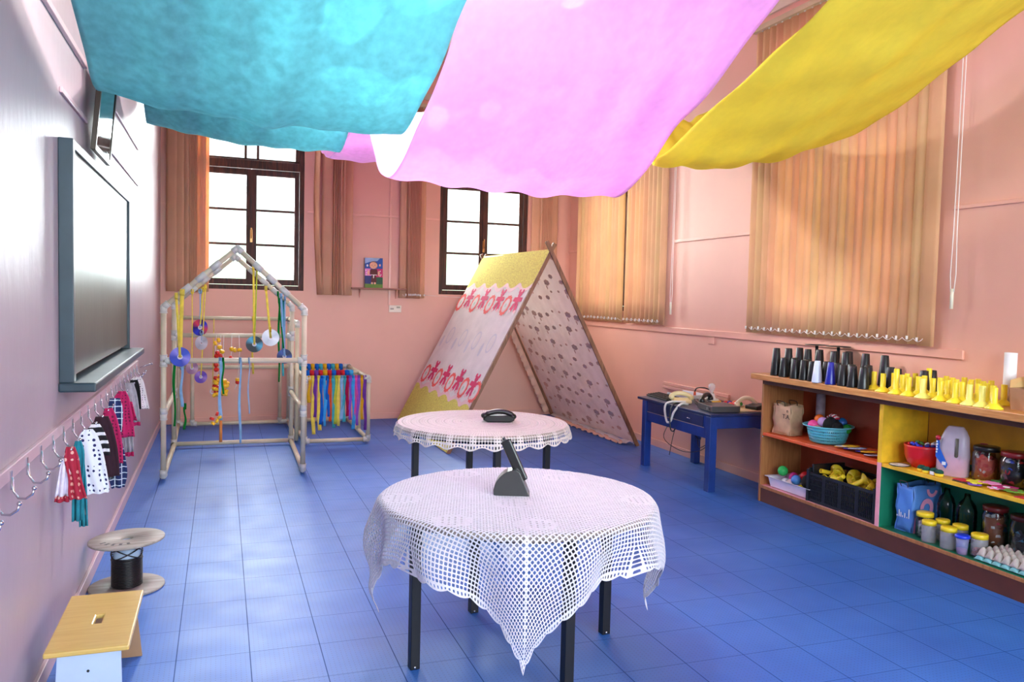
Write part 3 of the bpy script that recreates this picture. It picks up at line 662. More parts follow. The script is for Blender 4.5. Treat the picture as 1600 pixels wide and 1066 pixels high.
end = [.45, .12, .3, .16, .22, .2, .3, .25, .18, .22, .2, .26, .24, .3, .26, .16, .3, .2, .26, .15]
for i, c_ in enumerate(seq):
    x = .865+(1.43-.865)*i/(len(seq)-1)
    ribbon(x, Yn, H+.004, end[i], .038, c_, '%s fabric ribbon hanging from the pipe cube, %s ribbon from the left' % (c_, ORD[i]), 'ribbons hanging on the pipe cube', lean=random.uniform(-.015, .015))
for yy, lab, sq in ((9.21, 'middle', ['blue', 'red', 'purple', 'red', 'gold', 'red', 'blue', 'crimson', 'red', 'blue', 'sky']), (Yf, 'far', ['teal', 'yellow', 'blue', 'gold', 'blue', 'teal', 'gold', 'blue', 'teal', 'gold', 'blue'])):
    for i, c_ in enumerate(sq):
        x = .90+i*.048; b = MB(); b.lathe([(.026, -.024), (.031, -.012), (.0315, .01), (.026, .024)], 14, (0, 0, 0), 0, Matrix.Rotation(PI/2, 4, 'Y'))
        b.grid(lambda u, v: (-.018+.036*u+.006*math.sin(v*4), -.03-.003*math.sin(v*5), .01-.09*v), 2, 4)
        tag(b.build('knotted_ribbon', RM[c_], None, (x, yy, H), solid=.001, recalc=False), '%s ribbon knotted round the %s top pipe of the cube, %s from the left' % (c_, lab, ORD[i]), 'ribbon', 'ribbons knotted round the pipe cube')

# compact discs and ribbons in the house
def disc_sheen_mat(name, a, b_, c2):  # iridescent sheen painted into the base colour as wedges round the disc
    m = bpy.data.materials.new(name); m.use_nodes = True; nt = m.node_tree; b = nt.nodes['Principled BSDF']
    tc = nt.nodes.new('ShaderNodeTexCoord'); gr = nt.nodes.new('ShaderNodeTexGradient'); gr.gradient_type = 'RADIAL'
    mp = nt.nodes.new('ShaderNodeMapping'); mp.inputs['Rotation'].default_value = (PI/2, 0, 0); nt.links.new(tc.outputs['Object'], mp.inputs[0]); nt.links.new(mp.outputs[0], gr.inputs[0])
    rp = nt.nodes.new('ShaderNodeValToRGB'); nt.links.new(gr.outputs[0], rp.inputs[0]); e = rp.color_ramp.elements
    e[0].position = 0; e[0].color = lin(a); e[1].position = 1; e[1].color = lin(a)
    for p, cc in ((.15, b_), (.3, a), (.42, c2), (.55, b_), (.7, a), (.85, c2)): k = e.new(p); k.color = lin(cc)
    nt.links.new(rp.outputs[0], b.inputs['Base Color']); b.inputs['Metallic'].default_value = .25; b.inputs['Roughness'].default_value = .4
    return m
m_hub = mat('clear_disc_hub', (210, 210, 215), .2)
def disc(x, y, z, r, label, cols, strings, yaw=0, tilt=0):
    t = thing('compact_disc', label, 'disc', (x, y, z), yaw, 'discs hanging in the pipe house')
    M = Matrix.Rotation(PI/2, 4, 'X') @ Matrix.Rotation(tilt, 4, 'X')
    MB().lathe([(r*.26, -.001), (r, -.001), (r, .001), (r*.26, .001), (r*.26, -.001)], 40, (0, 0, 0), 0, M).build('disc_face', disc_sheen_mat('disc_'+str(len(bpy.data.materials)), *cols), t, flat=True)
    MB().lathe([(r*.13, -.0012), (r*.26, -.0012), (r*.26, .0012), (r*.13, .0012), (r*.13, -.0012)], 28, (0, 0, 0), 0, M).build('disc_hub', m_hub, t, flat=True)
    for dx, w, L, c_ in strings:
        b = MB(); b.grid(lambda u, v: (dx*(1-v)*1.0+(u-.5)*w*(1-.6*(1-v)*0), .004+.002*math.sin(v*8), L*v), 2, 10)
        def fn(u, v, dx=dx, w=w, L=L): return (dx*v+(u-.5)*w, -.003+.003*math.sin(v*9+dx*50), (0 if w > .02 else -.0)+L*v)
        b = MB(); b.grid(fn, 2, 12)
        for q in (0, 1): pass
        b.lathe([(RP+.003, -w*.6), (RP+.004, w*.6)], 12, (dx, -.003, L), 0, Matrix.Rotation(PI/2, 4, 'Y'))
        b.build('hanging_ribbon', RM[c_], t, solid=.0008, recalc=False)
    return t
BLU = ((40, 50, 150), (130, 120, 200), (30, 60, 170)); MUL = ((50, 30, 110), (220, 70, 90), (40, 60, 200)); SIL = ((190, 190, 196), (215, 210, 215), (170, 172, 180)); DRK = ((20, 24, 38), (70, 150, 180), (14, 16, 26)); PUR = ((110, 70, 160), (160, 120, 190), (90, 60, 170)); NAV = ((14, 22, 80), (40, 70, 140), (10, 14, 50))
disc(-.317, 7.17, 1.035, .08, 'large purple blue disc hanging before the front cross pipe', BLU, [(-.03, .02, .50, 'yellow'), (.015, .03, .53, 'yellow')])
disc(-.20, 8.66, 1.215, .082, 'disc with painted red and violet sheen hanging from the rear rafter', MUL, [(.0, .012, .36, 'pale'), (.03, .016, .38, 'yellow')], .5)
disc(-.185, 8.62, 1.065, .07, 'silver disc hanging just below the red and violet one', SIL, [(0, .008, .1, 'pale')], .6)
disc(.318, 8.66, 1.05, .083, 'dark disc with painted teal sheen hanging on long yellow ribbons', DRK, [(-.015, .02, .78, 'yellow'), (.02, .014, .76, 'lime')])
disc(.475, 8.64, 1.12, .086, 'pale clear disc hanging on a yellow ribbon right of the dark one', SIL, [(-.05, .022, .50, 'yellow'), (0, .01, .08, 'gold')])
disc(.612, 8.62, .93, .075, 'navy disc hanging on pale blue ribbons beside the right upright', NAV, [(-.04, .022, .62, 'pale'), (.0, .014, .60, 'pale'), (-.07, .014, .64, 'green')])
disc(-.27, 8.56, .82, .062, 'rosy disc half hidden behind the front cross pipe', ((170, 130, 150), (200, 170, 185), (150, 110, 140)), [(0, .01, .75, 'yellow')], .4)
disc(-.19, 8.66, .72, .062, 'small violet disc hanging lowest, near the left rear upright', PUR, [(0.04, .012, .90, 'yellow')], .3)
for (x, y, a, e, w, c_, lab) in ((-.36, 7.22, 1.0, .46, .022, 'green', 'dark green ribbon hanging low at the left of the front cross pipe'), (-.305, 7.22, .95, .62, .026, 'pale', 'pale blue ribbon hanging below the large purple disc'),
        (-.28, 7.22, .62, .43, .02, 'green', 'green ribbon tail below the pale blue ribbon at the left'), (-.005, 7.22, 1.0, .50, .03, 'pale', 'pale blue ribbon tied at the middle of the front cross pipe'),
        (.015, 7.22, 1.0, .72, .018, 'green', 'short green ribbon tied at the middle of the front cross pipe'), (.152, 7.22, 1.0, .30, .022, 'pale', 'long thin pale ribbon right of the green one'),
        (.222, 7.22, 1.0, .55, .010, 'pale', 'thin pale string, rightmost on the front cross pipe'), (.56, 8.7, 1.5, .66, .022, 'green', 'green ribbon hanging beside the right rear upright'), (.60, 8.7, 1.48, .72, .02, 'teal', 'teal ribbon hanging beside the right rear upright')):
    ribbon(x, y, a, e, w, c_, lab, None, tw=.5)
# bottle cap strands
m_ycap = mat('yellow_plastic_cap', (246, 190, 30), .35); m_rcap = mat('red_plastic_cap', (214, 46, 30), .35)
m_str = mat('white_string', (235, 228, 222), .8)
def caps(name, label, x, y, z, pts, strings):
    t = thing(name, label, 'bead strand', (x, y, z), group='strands of plastic caps in the pipe house')
    b = MB()
    for s in strings: b.tube(s, .003, 5)
    b.build('string', m_str, t)
    for (px, py, pz, cc, ax) in pts:
        M = Matrix.Rotation(ax, 4, 'Y') @ Matrix.Rotation(random.uniform(-.6, .6), 4, 'X')
        MB().lathe([(.001, -.014), (.02, -.014), (.0235, -.01), (.0235, .012), (.021, .014), (.001, .014)], 14, (px, py, pz), 0, M).build('threaded_cap', m_rcap if cc else m_ycap, t)
P = []
for k in range(7): P.append((-.01+.03*math.sin(k*2.2), -.03, -.10-.045*k, k % 3 == 2, random.uniform(0, 3)))
for k in range(38): P.append((.0+random.uniform(-.06, .065), random.uniform(-.05, .03), -.40-random.random()*.19, random.random() < .35, random.uniform(0, 3)))
for dx, dz, cc in ((-.05, -.06, 0), (-.03, -.16, 1), (.0, -.19, 1), (-.045, -.28, 1), (-.02, -.03, 0)): P.append((dx, -.03, dz, cc, 1.2))
caps('bottle_cap_strand', 'thick cluster of yellow and red plastic caps hanging on white strings', -.005, 8.68, 1.12, P, [[(-.04, 0, .02), (-.05, -.02, -.1), (-.03, -.02, -.4)], [(0, 0, .02), (0, -.02, -.2), (.01, -.02, -.55)], [(.03, 0, .02), (.02, -.02, -.3), (.03, -.02, -.5)]])
caps('bottle_cap_strand', 'thin strand of few yellow and red caps right of the thick cluster', .13, 8.68, 1.12, [(-.03, -.02, -.12, 0, 1), (.0, -.02, -.13, 0, 1.4), (-.035, -.02, -.21, 1, 1), (.045, -.02, -.13, 0, 0), (.03, -.02, -.43, 0, .2), (.03, -.02, -.455, 1, .2)], [[(-.03, 0, .02), (-.035, -.02, -.22)], [(.04, 0, .02), (.045, -.02, -.15), (.03, -.02, -.45)], [(.03, -.02, -.45), (.0, -.02, -.53)]])
t = thing('wooden_stick', 'orange wooden stick with red and yellow caps hanging low from pale ribbon', 'hanging stick', (.0, 7.17, .50))
MB().tube([(0, 0, -.18), (0, 0, 0)], [.013, .012], 10).build('stick', mat('orange_wood_stick', (200, 120, 50), .5), t)
for dx, dz, cc in ((-.03, .06, 1), (-.07, .02, 1), (-.06, -.02, 0), (-.01, .03, 0), (-.03, -.0, 0)): MB().lathe([(.001, -.011), (.017, -.011), (.019, .009), (.001, .011)], 12, (dx, -.01, dz), 0, Matrix.Rotation(dx*40, 4, 'Y')).build('threaded_cap', m_rcap if cc else m_ycap, t)
t = thing('white_ring', 'small white ring hanging on a yellow string in the rear of the pipe frame', 'ring', (-.09, 9.96, .42))
MB().tube([(.026*math.cos(a), 0, .026*math.sin(a)) for a in [i*2*PI/20 for i in range(20)]], .009, 8, closed=True).build('ring', m_str, t)
MB().tube([(0, 0, .03), (.01, 0, .84)], .005, 5).build('string', RM['yellow'], t)
ribbon(.35, 10.0, 1.27, .62, .022, 'yellow', 'yellow ribbon hanging from the top pipe of the rear bay', None)

# ------------------------------------------------------------------ back wall shelf, picture, socket
t = thing('wall_shelf', 'short brown shelf on brackets between two blinds on the back wall', 'shelf', (1.85, YB, 1.67))
MB().box(-.33, .36, -.13, 0, -.02, .0).build('shelf_board', mat('brown_painted_board', (150, 92, 74), .5), t, bev=.003)
for x in (-.22, .24): MB().prism([(x, -.11, -.02), (x, 0, -.02), (x, 0, -.13)], (.012, 0, 0)).build('bracket', m_trim, t)
m_pic = [mat('pic_'+n, c_, .6, .05, 20) for n, c_ in (('blue', (40, 84, 166)), ('pale_sky', (150, 176, 214)), ('magenta', (206, 50, 110)), ('navy', (44, 52, 110)), ('dark_green', (40, 92, 60)), ('grass', (104, 140, 50)), ('brown', (92, 34, 30)), ('skin', (236, 176, 140)), ('white', (235, 232, 228)), ('pink', (226, 130, 196)), ('hair', (96, 48, 28)))]
t = thing('picture', 'small bright painting of a figure in a brown robe standing on the shelf', 'picture', (1.80, YB-.075, 1.67))
b = MB(); Wp, Hp = .225, .375; MX = Matrix.Rotation(-.07, 4, 'X')
b.box(-Wp/2, Wp/2, -.008, .008, 0, Hp, 3)
def pp(pts, m, k=1): b.poly([((x-.5)*Wp, -.0085-.0005*k, z*Hp) for x, z in pts], m)
def el(cx, cz, rx, rz, m, k): pp([(cx+rx*math.cos(a), cz+rz*math.sin(a)) for a in [i*2*PI/20 for i in range(20)]], m, k)
pp([(0, .62), (1, .62), (1, 1), (0, 1)], 0); pp([(0, .8), (.25, .86), (.7, .9), (.85, 1), (0, 1)], 1, 2); pp([(.62, .36), (1, .36), (1, .64), (.62, .64)], 2, 2); pp([(0, .4), (.35, .4), (.35, .64), (0, .64)], 9, 2)
pp([(0, .1), (.35, .1), (.35, .4), (0, .4)], 3, 2); pp([(.62, .1), (1, .1), (1, .36), (.62, .36)], 4, 2); pp([(0, 0), (1, 0), (1, .12), (0, .13)], 5, 3)
pp([(.3, .62), (.68, .62), (.72, .45), (.62, .42), (.66, .18), (.34, .18), (.38, .42), (.27, .45)], 6, 4); el(.48, .76, .24, .13, 10, 3); el(.48, .75, .22, .115, 7, 5); el(.14, .74, .05, .04, 8, 4); el(.84, .76, .05, .04, 7, 4)
el(.2, .5, .06, .09, 7, 5); el(.78, .48, .06, .09, 7, 5); pp([(.33, .44), (.66, .44), (.66, .42), (.52, .42), (.5, .32), (.46, .32), (.46, .42), (.33, .42)], 8, 6); el(.4, .15, .06, .035, 7, 6); el(.56, .15, .06, .035, 7, 6)
for x in (.4, .56): pp([(x-.05, .765), (x+.05, .765), (x, .75)], 10, 7)
pp([(.42, .705), (.54, .705), (.48, .695)], 10, 7)
for x, z in ((.05, .58), (.1, .5), (.86, .56), (.9, .44), (.08, .43), (.85, .4)): el(x, z, .03, .02, 8, 5)
o = b.build('painted_board', m_pic, t, recalc=False); o.matrix_local = MX
t = thing('light_switch', 'cream double switch plate on the back wall below the drawn blind', 'switch', (2.09, YB, 1.41))
MB().box(-.08, .08, -.014, 0, -.045, .045).build('switch_plate', mat('cream_plastic', (236, 218, 196), .35), t, bev=.004)
for x in (-.04, .04): MB().box(x-.022, x+.022, -.02, -.013, .0+(.01 if x > 0 else -.01), .02+(.01 if x > 0 else -.01)).build('rocker', mat('grey_rocker', (170, 150, 130), .35), t, bev=.002)
t = thing('wall_plate', 'small square pink blanking plate on the right wall below the trim', 'wall plate', (XR, 6.79, 1.23))
MB().box(-.012, 0, -.045, .045, -.05, .05).build('cover', m_trim, t, bev=.004)
# ------------------------------------------------------------------ play tent
m_tw = wood_mat('brown_tent_batten', (150, 104, 74), (118, 78, 54), .5, axis=2)
tt = thing('play_tent', 'child size ridge tent with yellow banded printed cloth over crossed wooden battens', 'tent', (3.2, 8.95, 0))
TO = Vector((3.2, 8.95, 0))
yf, yb = 7.85, 10.12
AL, AR = (2.155, 4.29)
zc = 2.07; xc = 3.215
def pole(xa, y, up, dy, nm='batten'):
    p = Vector((xa, y, 0)); q = Vector((xc, y, zc)); d = (q-p).normalized()
    b = MB(); b.bar(p-TO+Vector((0, dy, 0)), q+d*up-TO+Vector((0, dy, 0)), .042, .022, up=(0, 1, 0)); return b.build(nm, m_tw, tt, bev=.002)
pole(AL, yf, .10, -.0); pole(AR, yf, .12, -.026); pole(AL-.03, yb, .08, 0); pole(AR-.04, yb, .08, .026)
MB().tube([Vector((xc, yf-.03, zc+.005))-TO, Vector((xc-.01, yb+.03, zc+.03))-TO], .012, 10).build('ridge_rod', m_tw, tt)
def toned(name, rgb, tr=.15): return cloth_mat(name, rgb, tr, .03, 6, bump=.15, bscale=30)
m_tc = [toned('white_tent_cotton', (244, 236, 230)), cloth_mat('yellow_speckled_tent_print', (244, 222, 116), .15, .12, 60, bump=.1), mat('coral_print', (236, 92, 84), .8), mat('magenta_print', (214, 40, 98), .8), mat('blush_print', (244, 206, 204), .8), mat('grey_print', (222, 218, 222), .8), mat('pale_green_print', (196, 214, 196), .8)]
# left panel: u runs front -> back, v runs bottom -> top
def side(xa_f, xa_b, u, v, off=0.0, x_top=None):
    y = yf-.015+(yb-yf+.02)*u; xb = xa_f*(1-u)+xa_b*u
    p = Vector((xb, y, .015)).lerp(Vector((xc, y, zc+.012+.02*u)), v)
    n = Vector((-(zc), 0, (xc-xb))).normalized() if xb < xc else Vector((zc, 0, xb-xc)).normalized()
    w = .010*math.sin(PI*v)*math.sin(PI*u)*-1
    return p+n*(off+w+.014)-TO
b = MB()
lp = lambda u, v, o=0.0: side(AL, AL-.03, u, v, o)
ylo = lambda u: .205+.030*abs(math.sin(u*PI*5.5+.6))
yhi = lambda u: .83-.035*abs(math.sin(u*PI*5.5+.2))
U = 44
def band(f0, f1, m, off, nv):
    b.grid(lambda u, v: lp(u, f0(u)*(1-v)+f1(u)*v, off), U, nv, m)
band(lambda u: 0, lambda u: 1, 0, 0, 26)
band(lambda u: -.004, ylo, 1, .0016, 6); band(yhi, lambda u: 1.004, 1, .0016, 6)
band(lambda u: ylo(u)-.012, lambda u: ylo(u)+.012, 4, .0022, 1); band(lambda u: yhi(u)-.012, lambda u: yhi(u)+.010, 4, .0022, 1)
def shape(pts, m, o):
    if m == 3 or DM[0]: c_u = DM[1]; c_v = DM[2]; pts = [(c_u+(p-c_u)*1.35, c_v+(q-c_v)*.8) for p, q in pts] if DM[0] else pts
    b.poly([lp(u, v, o) for u, v in pts], m)
def oval(cu, cv, ru, rv, m, o, sc=0):
    n = 26; shape([(cu+ru*(1+sc*(k % 2))*math.cos(2*PI*k/n), cv+rv*(1+sc*(k % 2))*math.sin(2*PI*k/n)) for k in range(n)], m, o)
DM = [0, 0, 0]
def frame_motif(cu, cv):
    DM[0] = 0
    oval(cu, cv, .054, .050, 2, .0026, .12); oval(cu, cv, .038, .036, 4, .0032); oval(cu, cv, .030, .028, 0, .0038); oval(cu, cv, .010, .010, 6, .0044)
def doll_motif(cu, cv):
    DM[:] = [1, cu, cv]
    oval(cu, cv+.048, .018, .018, 3, .0026); oval(cu-.016, cv+.068, .009, .014, 3, .0028); oval(cu+.016, cv+.068, .009, .014, 3, .0028)
    shape([(cu-.012, cv+.035), (cu+.012, cv+.035), (cu+.017, cv-.02), (cu-.017, cv-.02)], 3, .0030)
    for s in (-1, 1):
        shape([(cu+s*.01, cv+.03), (cu+s*.040, cv+.030), (cu+s*.044, cv+.004), (cu+s*.01, cv+.0)], 3, .0032)
        shape([(cu+s*.0, cv-.01), (cu+s*.024, cv-.01), (cu+s*.038, cv-.056), (cu+s*.010, cv-.064)], 3, .0034)
        oval(cu+s*.028, cv-.062, .012, .012, 4, .0036)
for k in range(4): doll_motif(.09+k*.25, .735)
for k in range(4): frame_motif(.215+k*.25, .715)
for k in range(4): doll_motif(.80-k*.235, .305)
for k in range(5): frame_motif(.92-k*.235+.0*k, .285) if k < 4 else None
frame_motif(.035, .285)
DM[0] = 0
for k in range(4):
    cu = .15+k*.23; oval(cu, .52, .045, .05, 5, .0024); oval(cu, .52, .036, .041, 0, .0028); oval(cu+.1, .48, .018, .035, 5, .0024)
o = b.build('left_cloth_panel', m_tc, tt, recalc=False)
# right panel, inner side shows faded roses
m_rc = [toned('blush_white_lining', (250, 238, 234), .4), mat('faded_rose_print', (226, 190, 176), .85), mat('peach_ruffle_cotton', (240, 190, 166), .8)]
rp_ = lambda u, v, o=0.0: side(AR, AR-.04, u, v, o)
b = MB(); b.grid(lambda u, v: rp_(u, v), 30, 26, 0)
rnd = random.Random(3)
for i in range(11):
    for j in range(11):
        cu = (i+.5+.25*(j % 2)+rnd.uniform(-.12, .12))/11.4; cv = (j+.5+rnd.uniform(-.25, .25))/11; r = rnd.choice((.019, .014, .008))
        b.poly([rp_(min(.99, max(.01, cu+r*1.5*(1+.25*(k % 2))*math.cos(k*2*PI/12))), cv+r*.72*(1+.25*(k % 2))*math.sin(k*2*PI/12), -.003) for k in range(12)], 1)
        if r > .017: b.poly([rp_(min(.99, cu+.02+.008*math.cos(k*2*PI/6)), cv-r*1.3+.012*math.sin(k*2*PI/6), -.003) for k in range(6)], 1)
b.build('right_cloth_panel', m_rc, tt, recalc=False)
b = MB()
def ruf(p, q, n, w, out):
    p = Vector(p); q = Vector(q); out = Vector(out)
    b.grid(lambda u, v: p.lerp(q, u)+out*w*v*(1+.12*math.sin(u*n*2.1))+Vector((.0, .02, .008))*math.sin(u*n)*v-TO, n, 3, 0)
A_ = side(AR, AR-.04, 1, .82)+TO; B_ = side(AR, AR-.04, 1, .02)+TO
ruf(A_+Vector((-.02, 0, -.02)), B_+Vector((-.06, 0, .02)), 80, .09, (-.8, .0, -.35))
ruf((AR-.1, yf+.08, .035), (AR-.12, yb-.3, .035), 70, .07, (-.8, 0, -.35))
b.build('peach_ruffle', m_rc[2], tt, recalc=False, solid=.0015)
b = MB(); b.grid(lambda u, v: Vector((AR-.02-.11*v, yf+.0+(yb-yf-.1)*u, .014+.018*abs(math.sin(u*19+v*2))+.02*math.sin(PI*v)))-TO, 60, 6, 0); b.build('trailing_hem', m_rc[0], tt, recalc=False, solid=.002)

# ------------------------------------------------------------------ tables and crocheted cloths
m_black = mat('black_powder_coat', (16, 15, 18), .4); m_top = mat('cream_laminate_table_top', (176, 162, 150), .4)
m_cro = mat('white_crochet_cotton', (214, 210, 220), .9, .03, 80, .2, 200, spec=.2)
m_cro2 = mat('ivory_crochet_cotton', (222, 212, 206), .9, .03, 80, .2, 200, spec=.2)
HT = .70; RT = .60
def table(x, y, a0, label):
    t = thing('round_table', label, 'table', (x, y, 0), 0, 'round tables with black legs')
    MB().lathe([(.001, HT-.03), (RT-.003, HT-.03), (RT, HT-.024), (RT, HT-.006), (RT-.003, HT-.003), (.001, HT-.003)], 72).build('table_top', m_top, t)
    b = MB(); b.lathe([(.46, HT-.07), (.48, HT-.07), (.48, HT-.031), (.46, HT-.031), (.46, HT-.07)], 48); b.build('apron_ring', m_black, t)
    for k in range(4):
        a = a0+k*PI/2; cx, cy = .475*math.cos(a), .475*math.sin(a); M = Matrix.Translation((cx, cy, 0)) @ Matrix.Rotation(.1, 4, 'Z')
        l = MB().box(-.021, .021, -.021, .021, .0, HT-.032, 0, M).build('leg', m_black, t, bev=.003)
        MB().ball((cx, cy-.022, .012), .006).build('foot_screw', m_steel, l)
    return t
table(1.25, 3.36, math.radians(-84), 'near round table with black square legs under the draped crocheted cloth')
table(1.745, 5.44, math.radians(-96), 'far round table with black square legs, before the tent')
def net(name, P, holef, nu, nv, m, label, thick=.0022, wrap=False, skip=None):
    """crochet net: each cell of the sheet P(i,j) becomes a frame round a hole"""
    V = []; F = []
    W_ = nu if wrap else nu+1
    for j in range(nv+1):
        for i in range(W_): V.append(Vector(P(i, j)))
    for j in range(nv):
        for i in range(nu):
            if skip and skip(i, j): continue
            q = [j*W_+i, j*W_+(i+1) % W_, (j+1)*W_+(i+1) % W_, (j+1)*W_+i]
            h = holef(i, j)
            if h <= 0: F.append(q); continue
            c = (V[q[0]]+V[q[1]]+V[q[2]]+V[q[3]])/4; n = len(V)
            # octagonal holes look like stitches
            pts = []
            for k in range(4):
                a = V[q[k]]; d = V[q[(k+1) % 4]]
                pts.append(c+(a-c)*h*.86); pts.append(c+((a+d)/2-c)*h)
            V += pts
            for k in range(4):
                a = q[k]; d = q[(k+1) % 4]; p0 = n+2*k; p1 = n+2*k+1; p2 = n+(2*k+2) % 8
                F.append([a, p1, p0]); F.append([a, d, p1]); F.append([d, p2, p1])
    me = bpy.data.meshes.new(name); me.from_pydata([tuple(v) for v in V], [], F); me.materials.append(m)
    o = bpy.data.objects.new(name, me); col.objects.link(o)
    s = o.modifiers.new('thickness', 'SOLIDIFY'); s.thickness = thick; s.offset = 0
    return tag(o, label, 'tablecloth')
# near square cloth
S = .80; NN = 92; ang0 = math.radians(-107+45+180)
ca, sa = math.cos(ang0), math.sin(ang0)
RR = RT+.004
def drape(u, v):
    X = u*ca-v*sa; Y = u*sa+v*ca; r = math.hypot(X, Y); th = math.atan2(Y, X)
    if r < RR-.012: return (X, Y, HT+.003+.0006*math.sin(60*r))
    d = r-(RR-.012)
    bend = .022; a = min(d/bend*1.0, PI/2*1.0)
    fold = (.030*math.sin(7*th+.8)+.018*math.sin(13*th+2.1))*min(1, max(0, d-.01)/.16)
    corner = max(0, d-.22); fl = .10*min(d, .25)
    q = max(0, d-bend*PI/2)
    rad = RR-.012+bend*math.sin(a)+fl+fold*(1-min(1, corner*2))-.10*corner+.012*math.sin(30*d+th*9)*min(1, corner*5)
    z = HT+.003-bend*(1-math.cos(a))-q*.985
    th2 = th
    # gather the hanging corners
    for k in range(4):
        c0 = ang0+PI/4+k*PI/2; dd = (th-c0+PI) % (2*PI)-PI
        if abs(dd) < PI/4: th2 = th-dd*.35*min(1, max(0, d-.1)/.35)
    return (rad*math.cos(th2), rad*math.sin(th2), z)
def Pn(i, j):
    u = -S+2*S*i/NN; v = -S+2*S*j/NN
    if i in (0, NN) or j in (0, NN):
        e = .017*abs(math.sin((i+j)*PI/6)); u *= 1+e; v *= 1+e
    x, y, z = drape(u, v); return (1.25+x, 3.36+y, z)
flow = [(.30, .42), (-.36, .30), (.1, -.42), (-.42, -.34), (.48, -.12), (-.08, .12), (-.1, .5), (.42, -.45)]
def Hn(i, j):
    u = -S+2*S*(i+.5)/NN; v = -S+2*S*(j+.5)/NN; r = math.hypot(u, v)
    if i < 1 or j < 1 or i > NN-2 or j > NN-2: return .45
    if abs(i-j) < 1 or abs(i+j-NN+1) < 1: return .25
    if r < RT:
        base = .46+.12*(r/RT)**3
        for fu, fv in flow:
            dd = math.hypot(u-fu*1.0, v-fv*1.0)
            if dd < .06: return .62 if (i+j) % 2 else .15
            if dd < .085: return 0.18
        return base
    return .74
net('square_crochet_tablecloth', Pn, Hn, NN, NN, m_cro, 'square white crocheted cloth with long pointed corners draped over the near round table')
# far round cloth
NR, NA = 34, 200
def Pr(i, j):
    th = 2*PI*i/NA; r = .012+(.672-.012)*j/NR
    z = HT+.003
    if r > RT+.003:
        d = r-RT-.003; lob = .5+.5*math.cos(th*25)
        d2 = d*(1+.35*lob*(j == NR)); z -= .003+d2*1.0; r = RT+.006+.006*math.sin(th*25)*d/.05+.012*d/.05
    return (1.745+r*math.cos(th), 5.44+r*math.sin(th), z)
def Hr(i, j):
    if j < 2: return 0
    if j >= 30: return (.86 if (i//2) % 4 else .5) if j < 33 else .5
    if j == 29: return .3
    ring = j % 6
    return (.25, .62, .45, .45, .62, .3)[ring] if j > 6 else .45*(i % 2)
net('round_crochet_tablecloth', Pr, Hr, NA, NR, m_cro2, 'round ivory crocheted cloth with scalloped lace edge on the far round table', wrap=True)

# phones on the tables
m_phone = mat('black_phone_plastic', (26, 27, 28), .32); m_phone2 = mat('dark_grey_phone_plastic', (58, 60, 60), .3); m_key = mat('pale_phone_keys', (196, 196, 196), .4)
t = thing('desk_phone', 'black desk telephone with its handset on, on the far crocheted cloth', 'telephone', (1.86, 5.44, HT+.006), math.radians(-16))
b = MB(); pts = [(-.115, .0), (-.085, .0), (.08, .0), (.115, .012), (.12, .03), (.07, .05), (-.09, .045), (-.12, .02)]
b.prism([(x*.95, -.075, z) for x, z in pts[1:]], (0, .15, 0)); b.build('phone_base', m_phone, t, bev=.008)
b = MB(); H_ = [(-.12, -.05, .045), (-.09, -.055, .056), (-.04, -.05, .070), (.0, -.05, .075), (.05, -.05, .070), (.09, -.052, .056), (.115, -.05, .042)]
b.tube(smooth_curve(H_, 5), [.012]*6+[.017]*20+[.013]*5, 10); b.ball((-.10, -.05, .045), .026, 0, 14, .8); b.ball((.10, -.05, .04), .026, 0, 14, .8); b.build('handset', m_phone, t)
b = MB()
for i in range(5):
    for j in range(3): b.cbox((-.035+i*.018, .02+j*-.02, .052), (.012, .012, .006))
b.cbox((0, -.0, .049), (.11, .075, .004)); b.build('keypad', m_key, t)
t = thing('cordless_phone', 'black cordless telephone standing in its wedge shaped base on the near cloth', 'telephone', (1.235, 3.385, HT+.006), math.radians(-22))
b = MB(); prof = [(-.085, 0), (.075, 0), (.03, .105), (.012, .115)]+[(.012-.10*math.sin(a), .115-.115*(1-math.cos(a))*.98) for a in [i*PI/2/8 for i in range(1, 8)]]
b.prism([(x, -.045, z) for x, z in prof], (0, .09, 0)); b.build('charging_base', m_phone2, t, bev=.003)
b = MB(); d = Vector((-.42, 0, .9)).normalized(); p = Vector((.045, 0, .06)); b.bar(p, p+d*.20, .046, .028, up=(0, 1, 0)); b.build('handset', m_phone, t, bev=.008)
b = MB(); q = p+d*.20; b.tube([q+Vector((0, .014, -.012)), q+d*.022+Vector((0, .014, -.012))], .007, 8); b.build('antenna_stub', m_phone2, t)

# ------------------------------------------------------------------ blue desk
m_bp = mat('navy_blue_gloss_paint', (22, 52, 122), .35, .12, 5, .05, 30); m_bpt = mat('worn_dark_blue_paint', (26, 40, 84), .35, .2, 9)
dk = thing('blue_desk', 'small navy blue painted wooden desk by the right wall', 'desk', (4.13, 6.32, 0))
b = MB(); b.box(-.30, .32, -.565, .70, .632, .655); b.build('desk_top', m_bpt, dk, bev=.004)
for x, y in ((-.265, -.53), (-.265, .565), (.29, -.53), (.29, .565)):
    MB().box(x-.034, x+.034, y-.034, y+.034, 0, .631).build('leg', m_bp, dk, bev=.003)
MB().box(-.285, -.262, -.495, .53, .44, .63).build('side_apron', m_bp, dk, bev=.002); MB().box(.27, .29, -.495, .53, .5, .63).build('side_apron', m_bp, dk)
MB().box(-.23, .255, -.555, -.535, .53, .63).build('end_apron', m_bp, dk, bev=.002); MB().box(-.23, .255, .57, .59, .53, .63).build('end_apron', m_bp, dk, bev=.002)
